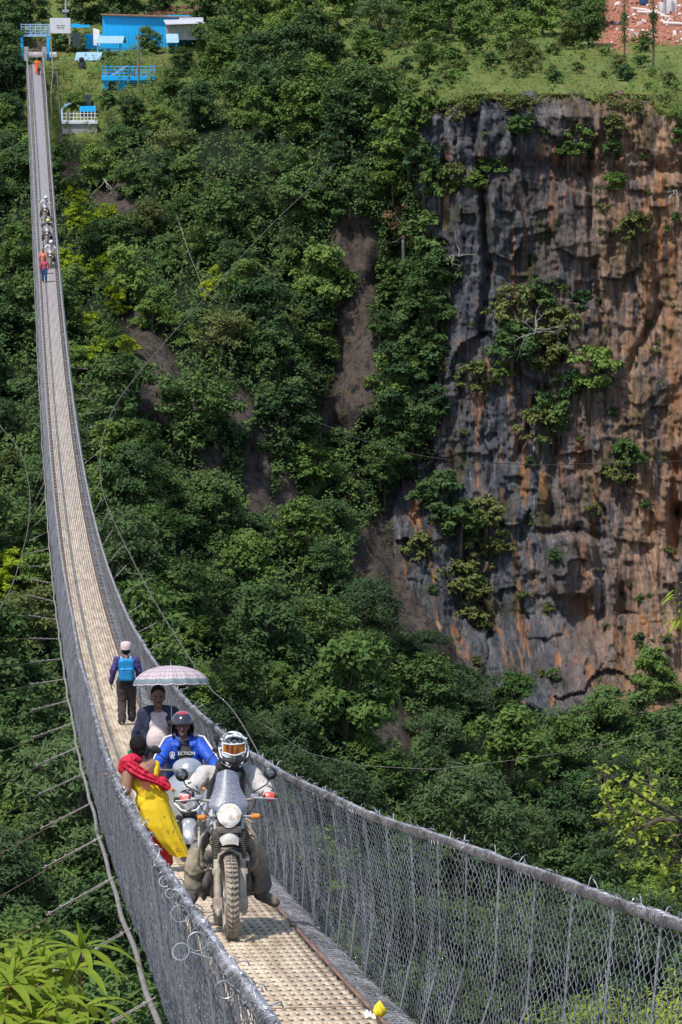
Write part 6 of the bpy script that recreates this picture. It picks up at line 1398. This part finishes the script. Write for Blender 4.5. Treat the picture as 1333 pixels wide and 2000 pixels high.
for poly in cn.data.polygons:
    for li in poly.loop_indices:
        vi = cn.data.loops[li].vertex_index; i = vi % 97; j = vi // 97; uvl.data[li].uv = (i / 96, j / 16)
b = MB()
for k in range(n):
    b.tube([cano(k / n, v / 8) - V3(0, 0, .006) for v in range(9)], .0022, 4); b.tube([V3(0, 0, zr + .05), cano(k / n, .55) - V3(0, 0, .006)], .002, 4)
b.build('ribs', M['steel'], ur)
b = MB(); b.tube([(0, 0, -.02), (0, 0, zr + Hu)], .006, 8); b.tube([(0, 0, zr + Hu), (0, 0, zr + Hu + .06)], [.006, .003], 8); b.build('shaft', M['steel'], ur)
b = MB(); b.tube([(0, 0, .02), (0, 0, -.08), (.0, .01, -.105), (.0, .03, -.115), (0, .05, -.10)], .011, 8); b.build('handle', M['wood'], ur)
# man with the blue backpack, seen from behind
J, s = pose(1.53, head=V3(.0, .04, 1.56), le=V3(-.27, -.02, 1.12), lw=V3(-.31, .02, .88), re=V3(.26, .0, 1.12), rw=V3(.25, .16, .95), lk=V3(-.09, .02, .49), la=V3(-.10, -.12, .10), lt=V3(-.11, .0, .035), rk=V3(.11, .10, .50), ra=V3(.11, .14, .10), rt=V3(.12, .27, .035))
bmx = frame(248, 1416, tilt=False)
root = empty('person', label='man with pale cap seen from behind walking away with a blue backpack', cat='person', mtx=bmx)
b = MB(); body_geo(b, J, s); head_geo(b, J['head'], (0, 1, 0), .98); hand(b, J['lw'], V3(0, 0, -1), V3(-1, 0, 0), 1, .5, 1); hand(b, J['rw'], V3(0, .5, -.8), V3(1, 0, 0), 1, 1.1, 1); b.remesh('body', M['skin_dark'], root, .0085, 2)
b = MB(); top_geo(b, J, s, .022, loose=.01); b.remesh('shirt', M['purple'], root, .012, fold=0.03, fs=0.08); b = MB(); leg_geo(b, J, s, .030, .008, .97); b.remesh('trousers', M['brown_cloth'], root, .012, fold=0.034, fs=0.07)
shoes_of(J, 1, .042, 'shoe', 'jacket_light', root, .012); b = MB(); b.ell(J['head'] + V3(0, -.022, -.012), (.082, .078, .075)); b.remesh('hair', M['hair'], root, .008)
b = MB(); b.lathe([(.104, .0), (.106, .04), (.100, .09), (.085, .125), (.05, .14), (.001, .143)], J['head'] + V3(0, -.005, .01), 'Z', 20); b.build('cap', M['pinkcap'], root, sharp=70)
b = MB(); b.box(J['pel'] + V3(0, -.02, -.03), (.30, .23, .10), bev=.04); b.build('jacket_round_waist', M['black_cloth'], root)
bp = empty('backpack', label='bright blue nylon backpack worn by the man walking away', cat='backpack', mtx=bmx @ Matrix.Translation(J['chest'] + V3(-.005, -.20, -.03)))
b = MB(); b.box((0, 0, 0), (.29, .16, .42), bev=.06); b.box((0, -.06, -.07), (.23, .09, .23), bev=.035); b.remesh('bag', M['cyan'], bp, .008, 2)
b = MB(); b.tube([(-.10, -.055, .12), (-.05, -.075, .17), (.05, -.075, .17), (.10, -.055, .12), (.115, -.04, -.02), (.10, -.05, -.14)], .004, 5); b.tube([(-.09, -.105, .02), (.09, -.105, .02)], .004, 5); b.tube([(-.10, -.055, .12), (-.115, -.04, -.02), (-.10, -.05, -.14)], .004, 5); b.build('zips', M['black_cloth'], bp)
b = MB()
for k in (-1, 1): b.tube([(.07 * k, .04, .18), (.09 * k, .10, .22), (.10 * k, .17, .20)], .018, 6)
b.tube([(-.03, .02, .19), (0, .01, .235), (.03, .02, .19)], .008, 6); b.build('straps', M['blue_roof'], bp)
b = MB(); b.tube([(J['rw'].x + .01, J['rw'].y + .04, J['rw'].z + .10), (J['rw'].x + .05, J['rw'].y + .0, .02)], .009, 7); b.tube([(J['rw'].x + .01, J['rw'].y + .04, J['rw'].z + .10), (J['rw'].x + .0, J['rw'].y + .07, J['rw'].z + .12)], .012, 7); o = b.build('walking_stick', M['wood'], None); o.matrix_world = bmx; tag(o, 'dark walking stick held by the man with the blue backpack', 'stick')
# ---- scooter
smx = frame(371, 1690, tilt=True)
root = empty('scooter', label='silver motor scooter with black mirrors right behind the leading motorcycle', cat='scooter', mtx=smx)
def small_wheel(y, R):
    b = MB(); b.lathe([(R - .05, -.035), (R - .03, -.045), (R - .008, -.036), (R, -.012), (R, .012), (R - .008, .036), (R - .03, .045), (R - .05, .035)], (0, y, R), 'X', 40); w_ = b.build('wheel', M['rubber'], root); b = MB(); b.lathe([(.001, -.03), (.05, -.03), (.10, -.02), (R - .05, -.036), (R - .05, .036), (.1, .02), (.05, .03), (.001, .03)], (0, y, R), 'X', 24); b.build('rim', M['steel'], w_)
small_wheel(0, .215); small_wheel(1.24, .215)
b = MB(); b.lathe([(.235, -.075), (.248, -.055), (.256, -.02), (.256, .02), (.248, .055), (.235, .075)], (0, 0, .215), 'X', 18, math.radians(40), math.radians(175)); b.ell((0, .03, .45), (.085, .13, .06)); b.build('front_fender', M['silver'], root)
b = MB()
for k in (-1, 1): b.tube([(.065 * k, 0, .215), (.065 * k, .12, .60)], .022, 8)
b.build('fork', M['black'], root)
def apron(u, v):
    x = (u - .5) * 2; hw = np.interp(v, [0, .25, .6, .85, 1], [.11, .20, .235, .20, .10]); z = .48 + .50 * v; y = .02 + .18 * abs(x) ** 1.6 + .10 * v - .06 * math.sin(v * 3.14) * (1 - x * x); return V3(x * hw, y, z)
b = MB(); b.grid(apron, 22, 16); b.grid(lambda u, v: apron(u, v) + V3(0, .02, 0), 22, 16)
for k in (-1, 1): b.prism([(0, 0), (.05, .18), (.20, .42), (.16, .12), (.10, -.06)], (.06 * k, .0, .50), (k, .12, 0), (0, .06, 1), (0, 1, 0), .012)
b.build('front_apron', M['silver'], root, sharp=40)
b = MB(); b.grid(lambda u, v: V3((u - .5) * .34 * (1 - .45 * v), -.035 + .10 * abs(u - .5) + .02 * v + .0, .60 - .055 * v + .10 * abs(u - .5) * 2), 14, 4); b.tube([(-.15, .02, .655), (-.08, -.035, .585), (0, -.05, .565), (.08, -.035, .585), (.15, .02, .655)], .012, 8); b.build('headlamp', M['lens'], root)
b = MB(); b.box((0, .05, .50), (.30, .10, .10), bev=.04); b.ell((0, -.02, .555), (.09, .05, .035)); b.build('grille', M['black'], root)
b = MB(); b.ell((0, .22, 1.02), (.165, .14, .115), 20, 12); b.ell((0, .14, .99), (.12, .10, .12)); cw = b.remesh('handlebar_cowl', M['silver'], root, .009, 3)
b = MB(); b.tube([(-.34, .34, 1.0), (-.16, .27, 1.0), (.16, .27, 1.0), (.34, .34, 1.0)], .016, 8)
for k in (-1, 1): b.tube([(.16 * k, .24, .99), (.33 * k, .28, .985)], .007, 6)
b.build('handlebar', M['black'], root)
for k in (-1, 1):
    b = MB(); b.mat(0).tube([(.19 * k, .28, 1.02), (.24 * k, .28, 1.12), (.32 * k, .29, 1.19)], .007, 6); b.mat(0).ell((.345 * k, .30, 1.225), (.075, .02, .042), rot=(0, -.35 * k, 0)); b.mat(1).ell((.345 * k, .312, 1.225), (.066, .012, .035), rot=(0, -.35 * k, 0)); b.build('mirror', [M['black'], M['lens_dark']], root)
    b = MB(); b.ell((.20 * k, .13, .80), (.05, .03, .03)); b.build('indicator', M['orange_plastic'], root)
b = MB(); b.box((0, .62, .26), (.34, .55, .06), bev=.02); b.ell((0, 1.2, .55), (.20, .48, .20)); b.box((0, .95, .45), (.26, .3, .3), bev=.06); b.remesh('body_shell', M['silver'], root, .014); b = MB(); b.box((0, 1.15, .76), (.27, .66, .10), bev=.04); b.build('seat', M['rubber'], root)
J = dict(pel=V3(0, .98, .90), chest=V3(0, .88, 1.15), neck=V3(-.01, .84, 1.32), head=V3(-.02, .80, 1.45), ls=V3(-.18, .86, 1.25), rs=V3(.18, .86, 1.25), le=V3(-.30, .62, 1.06), re=V3(.30, .64, 1.06), lw=V3(-.31, .41, 1.02), rw=V3(.31, .41, 1.02), lh=V3(-.10, .93, .86), rh=V3(.10, .93, .86), lk=V3(-.20, .56, .74), rk=V3(.20, .56, .74), la=V3(-.15, .60, .36), ra=V3(.15, .60, .36), lt=V3(-.15, .46, .32), rt=V3(.15, .46, .32))
root = empty('person', label='rider in blue and white jacket and dark red open helmet on the silver scooter', cat='person', mtx=smx)
b = MB(); body_geo(b, J); P, e = head_geo(b, J['head'], (-.1, -1, -.08)); hand(b, J['lw'], V3(0, -1, 0), V3(0, 0, 1), 1, 1.0, -1); hand(b, J['rw'], V3(0, -1, 0), V3(0, 0, 1), 1, 1.0, 1); b.remesh('body', M['skin_dark'], root, .0075, 2); face(root, P, e)
b = MB(); top_geo(b, J, 1, .010, cuff=.1, elbow=.2); ts = b.remesh('t_shirt', M['jacket_dark'], root, .010)
text_mesh('ECTION', .052, 'shirt_lettering', M['white_cloth'], ts, Matrix.Translation(J['chest'] + V3(.015, -.148, .005)) @ Matrix.Rotation(math.pi / 2 - .12, 4, 'X'), .003)
b = MB()
for k, sg in (('l', -1), ('r', 1)):
    limb(b, [J[k + 's'] + V3(-.02 * sg, 0, 0), J[k + 'e'], J[k + 'e'].lerp(J[k + 'w'], .92)], [.078, .066, .048]); b.caps(J['neck'] + V3(.06 * sg, .02, -.01), .05, J[k + 's'], .066)
    b.caps(J['chest'] + V3(.13 * sg, -.04, .07), .07, J['pel'] + V3(.13 * sg, -.06, .0), .075); b.caps(J['chest'] + V3(.11 * sg, -.085, .10), .045, J['pel'] + V3(.125 * sg, -.12, .02), .045); b.caps(J['chest'] + V3(.07 * sg, .06, .08), .085, J['pel'] + V3(.07 * sg, .06, 0), .09)
    b.caps(J['neck'] + V3(.055 * sg, .0, .0), .028, J['chest'] + V3(.075 * sg, -.12, .09), .024)
jk = b.remesh('jacket', M['blue_cloth'], root, .010, 3, fold=0.026, fs=0.07)
b = MB()
for k, sg in (('l', -1), ('r', 1)):
    p0 = J['neck'] + V3(.085 * sg, -.01, .045); p1 = J[k + 's'] + V3(.035 * sg, -.015, .078); p2 = J[k + 's'].lerp(J[k + 'e'], .5) + V3(.066 * sg, -.01, .03); p3 = J[k + 'e'] + V3(.055 * sg, -.02, .025)
    b = MB(); b.tube([p0, p1, p2, p3], .011, 6); b.build('white_piping', M['white_cloth'], jk)
b = MB(); c = J['chest'] + V3(-.142, -.160, .0); b.lathe([(.022, 0), (.022, -.006), (.030, -.006), (.030, 0)], c, 'Y', 24); b.prism([(-.008, -.016), (.008, -.016), (.012, .002), (.0, .018), (-.012, .002)], c, (1, 0, 0), (0, 0, 1), (0, -1, 0), .006)
for k in (-1, 0, 1): b.box(c + V3(.004 * k, -.004, -.038 - .009 * k), (.05 - .008 * abs(k), .005, .004))
b.build('chest_emblem', M['white_cloth'], jk)
b = MB(); leg_geo(b, J, 1, .022); b.remesh('trousers', M['jacket_dark'], root, .012); shoes_of(J, 1, .042, 'shoe', 'black', root, .012)
hc = J['head'] + V3(0, .012, .035); b = MB(); b.mat(0).ell(hc, (.125, .142, .135), 28, 9, z0=.74, z1=1); b.mat(1).ell(hc, (.1252, .1422, .1352), 28, 12, z0=-.12, z1=.75)
b.mat(1).lathe([(.125, -.02), (.127, -.10), (.118, -.15), (.112, -.148), (.118, -.10), (.115, -.02)], hc, 'Z', 20, math.radians(-20), math.radians(200)); b.mat(2).ell(hc + V3(0, -.005, -.014), (.131, .150, .010), 28, 4)
b.build('open_helmet', [M['helmet_red'], M['helmet_dark'], M['black']], root, sharp=60)
b = MB(); b.tube([hc + V3(-.105, -.02, -.10), hc + V3(-.06, -.06, -.175), hc + V3(0, -.07, -.19), hc + V3(.06, -.06, -.175), hc + V3(.105, -.02, -.10)], .006, 5); b.build('chin_strap', M['black'], root)
# ---- woman in yellow leaning on the left side
wm = frame(318, 1702, tilt=False)
root = empty('person', label='woman in yellow dress and crimson scarf leaning on the left mesh side of the bridge', cat='person', mtx=wm)
J = dict(pel=V3(-.10, 0, .76), chest=V3(-.19, .02, 1.03), neck=V3(-.235, .04, 1.19), head=V3(-.255, .06, 1.315), ls=V3(-.345, -.02, 1.125), rs=V3(-.075, .06, 1.125), le=V3(-.385, -.12, .90), re=V3(-.03, .18, .95), lw=V3(-.50, .03, 1.02), rw=V3(-.16, .30, .98), lh=V3(-.17, 0, .72), rh=V3(-.03, 0, .72), lk=V3(-.08, -.02, .40), rk=V3(.02, .0, .40), la=V3(-.05, .02, .09), ra=V3(.04, .04, .09), lt=V3(-.10, .12, .035), rt=V3(.0, .14, .035))
b = MB(); body_geo(b, J, .95); limb(b, [J['ls'], J['le'], J['lw']], [.070, .064, .036]); b.caps(J['chest'] + V3(.02, -.01, .05), .105, J['rs'] + V3(-.03, -.01, -.0), .07); head_geo(b, J['head'], (-.45, .9, 0), .95); hand(b, J['lw'], V3(-.8, .5, .25), V3(-.2, 0, 1), .9, .5, 1); hand(b, J['rw'], V3(-.8, .5, 0), V3(0, 0, 1), .9, .5, 1); b.remesh('body', M['skin'], root, .0075, 2)
hair_cap(root, J['head'] + V3(0, 0, .005), (-.45, .9, 0), 1.06, True)
b = MB(); b.lathe([(.001, 0), (.016, .004), (.016, -.004)], J['head'] + V3(-.085, .02, -.05), 'Y', 8); b.ell(J['head'] + V3(-.088, .02, -.055), (.014, .014, .028)); b.build('green_earring', mat('green_cloth', (.02, .5, .18), .6), root)
b = MB(); b.caps(J['chest'] + V3(-.05, 0, -.075), .104, J['chest'] + V3(.05, 0, -.06), .104); b.caps(J['pel'] + V3(-.01, 0, .04), .135, J['chest'] + V3(0, 0, -.07), .122); b.caps(J['pel'] + V3(-.05, 0, .0), .13, J['pel'] + V3(.05, 0, 0), .13); b.caps(J['rs'] + V3(.012, -.01, .0), .050, J['chest'] + V3(.10, -.02, .0), .06); dr = b.remesh('dress_bodice', M['yellow_cloth'], root, .009, 3, fold=0.012, fs=0.05)
b = MB(); drape(b, [((-.105, 0, .80), .150, .135, .01), ((-.085, -.01, .70), .168, .155, .03), ((-.03, -.02, .52), .175, .17, .08), ((.075, -.03, .34), .145, .15, .12), ((.185, -.03, .18), .095, .12, .20)], 72, nf=8, seed=3); b.build('dress_skirt', M['yellow_cloth'], root, sharp=0)
b = MB(); r6 = np.random.default_rng(4)
for i in range(34):
    t = r6.uniform(.15, .97); c = V3(-.105, 0, .80).lerp(V3(.17, -.03, .20), t); a = r6.uniform(-2.6, -.5); R_ = .160 - .05 * max(0, t - .55); b.ell(c + V3(math.cos(a) * R_ * 1.03, math.sin(a) * R_, 0), (.006, .006, .007), 6, 4)
b.build('dress_flowers', M['plum'], dr)
b = MB(); leg_geo(b, J, .85, .020, .02, 1.0); b.remesh('trousers', M['red_pants'], root, .010, 2, fold=0.02, fs=0.06); shoes_of(J, .8, .034, 'sandal', 'pink_shirt', root, .009)
# scarf crossing the back from the left shoulder to the right side
b = MB()
def scarf(u, v):
    a = V3(-.375, -.085, 1.175).lerp(V3(.065, -.115, .90), u); ctr = V3(-.20, .02, 1.05); lift = math.sin(u * math.pi)
    p = a + V3(0, -.048 * lift, 0) + V3(.045, 0, .055) * (1 - v) * (1 - .2 * u) + V3(-.03, .004, -.065) * v * (.75 + .45 * math.sin(u * 5 + .6)); p += V3(0, -.014 * math.sin(v * 19 + u * 3) - .06 * (math.sin(math.pi * v)) * .5, 0); return p
b.grid(scarf, 30, 22); b.grid(lambda u, v: scarf(u, v) + V3(0, .012, 0), 30, 22)
b.caps(V3(-.37, -.03, 1.165), .078, V3(-.385, -.02, 1.10), .075); b.caps(V3(-.365, -.04, 1.185), .070, V3(-.255, .02, 1.205), .066); b.caps(V3(.0, -.06, .97), .06, V3(.045, .04, .90), .055)
b.remesh('scarf', M['red_cloth'], root, .008, 2, fold=0.022, fs=0.05)
b = MB()
for i in range(9): x = -.225 + i * .011; b.tube([(x, -.165, 1.00), (x + .006, -.172, .95), (x - .002, -.170, .915 - .01 * (i % 3))], .0028, 5)
b.build('fringe', M['pink_shirt'], root)
# ---- far walkers
def walker(px, py, h, label, mats, fd=-1, group=None, skirt=False):
    J, s = pose(h, le=V3(-.25, -.02, 1.10), re=V3(.25, -.02, 1.1)); root = empty('person', label=label, cat='person', group=group, mtx=frame(px, py, tilt=False))
    b = MB(); body_geo(b, J, s); head_geo(b, J['head'], (0, fd, 0)); b.remesh('body', M['skin_dark'], root, .018, 1)
    b = MB(); top_geo(b, J, s, .025); b.remesh('top', M[mats[0]], root, .018); b = MB()
    if skirt: drape(b, [((0, 0, .98 * s), .16, .14, .02), ((0, 0, .5 * s), .2, .18, .06), ((0, 0, .10), .23, .21, .12)], 40); b.build('skirt', M[mats[1]], root)
    else: leg_geo(b, J, s, .025); b.remesh('trousers', M[mats[1]], root, .018)
    shoes_of(J, 1, .042, 'shoe', 'black', root, .016); hair_cap(root, J['head'], (0, fd, 0), 1.05); return root
walker(87.5, 552, 1.6, 'person in pink plaid shirt and blue jeans walking beside the distant motorcycles', ('pink_shirt', 'blue_jeans'))
walker(85, 536, 1.62, 'person in salmon top walking behind the one in blue jeans', ('salmon', 'plum'))
walker(73.5, 145, 1.5, 'woman in an orange red sari at the far end of the bridge', ('orange_sari', 'orange_sari'), skirt=True)
walker(76.2, 147, .8, 'small dark child just in front of the woman in orange red', ('plum', 'plum'))
# yellow offering wrapped in plastic at the deck edge
p = Vector((BX + .50, 0, 0)); dl = deck_at(742, 1990); b = MB(); r7 = np.random.default_rng(2)
def crumple(u, v): a = 2 * math.pi * u; r = .055 * math.sin(math.pi * min(v * 1.0, .999)) ** .7 * (1 + .35 * math.sin(5 * a + 7 * v) * .5) * (1.25 - v * .8); return V3(r * math.cos(a), r * math.sin(a), .15 * v)
b.grid(crumple, 26, 18); o = b.build('yellow_packet', M['yellow_plastic'], None, sharp=30); o.location = dl + V3(.0, 0, .005); o.scale = (.8, .8, .8); tag(o, 'crumpled yellow plastic packet lying at the right deck edge in front', 'packet')
b = MB(); b.grid(lambda u, v: V3(math.cos(6.283 * u) * .05 * (.5 + v * .5) * (1 + .2 * math.sin(9 * 6.28 * u)), math.sin(6.283 * u) * .05 * (.5 + v * .5), .01 + .03 * (1 - v) + .012 * math.sin(30 * u)), 40, 8); o = b.build('plastic_sheet', M['white_cloth'], None, sharp=20); o.location = dl + V3(-.05, .03, .004); tag(o, 'scrap of whitish plastic film under the yellow packet', 'litter')
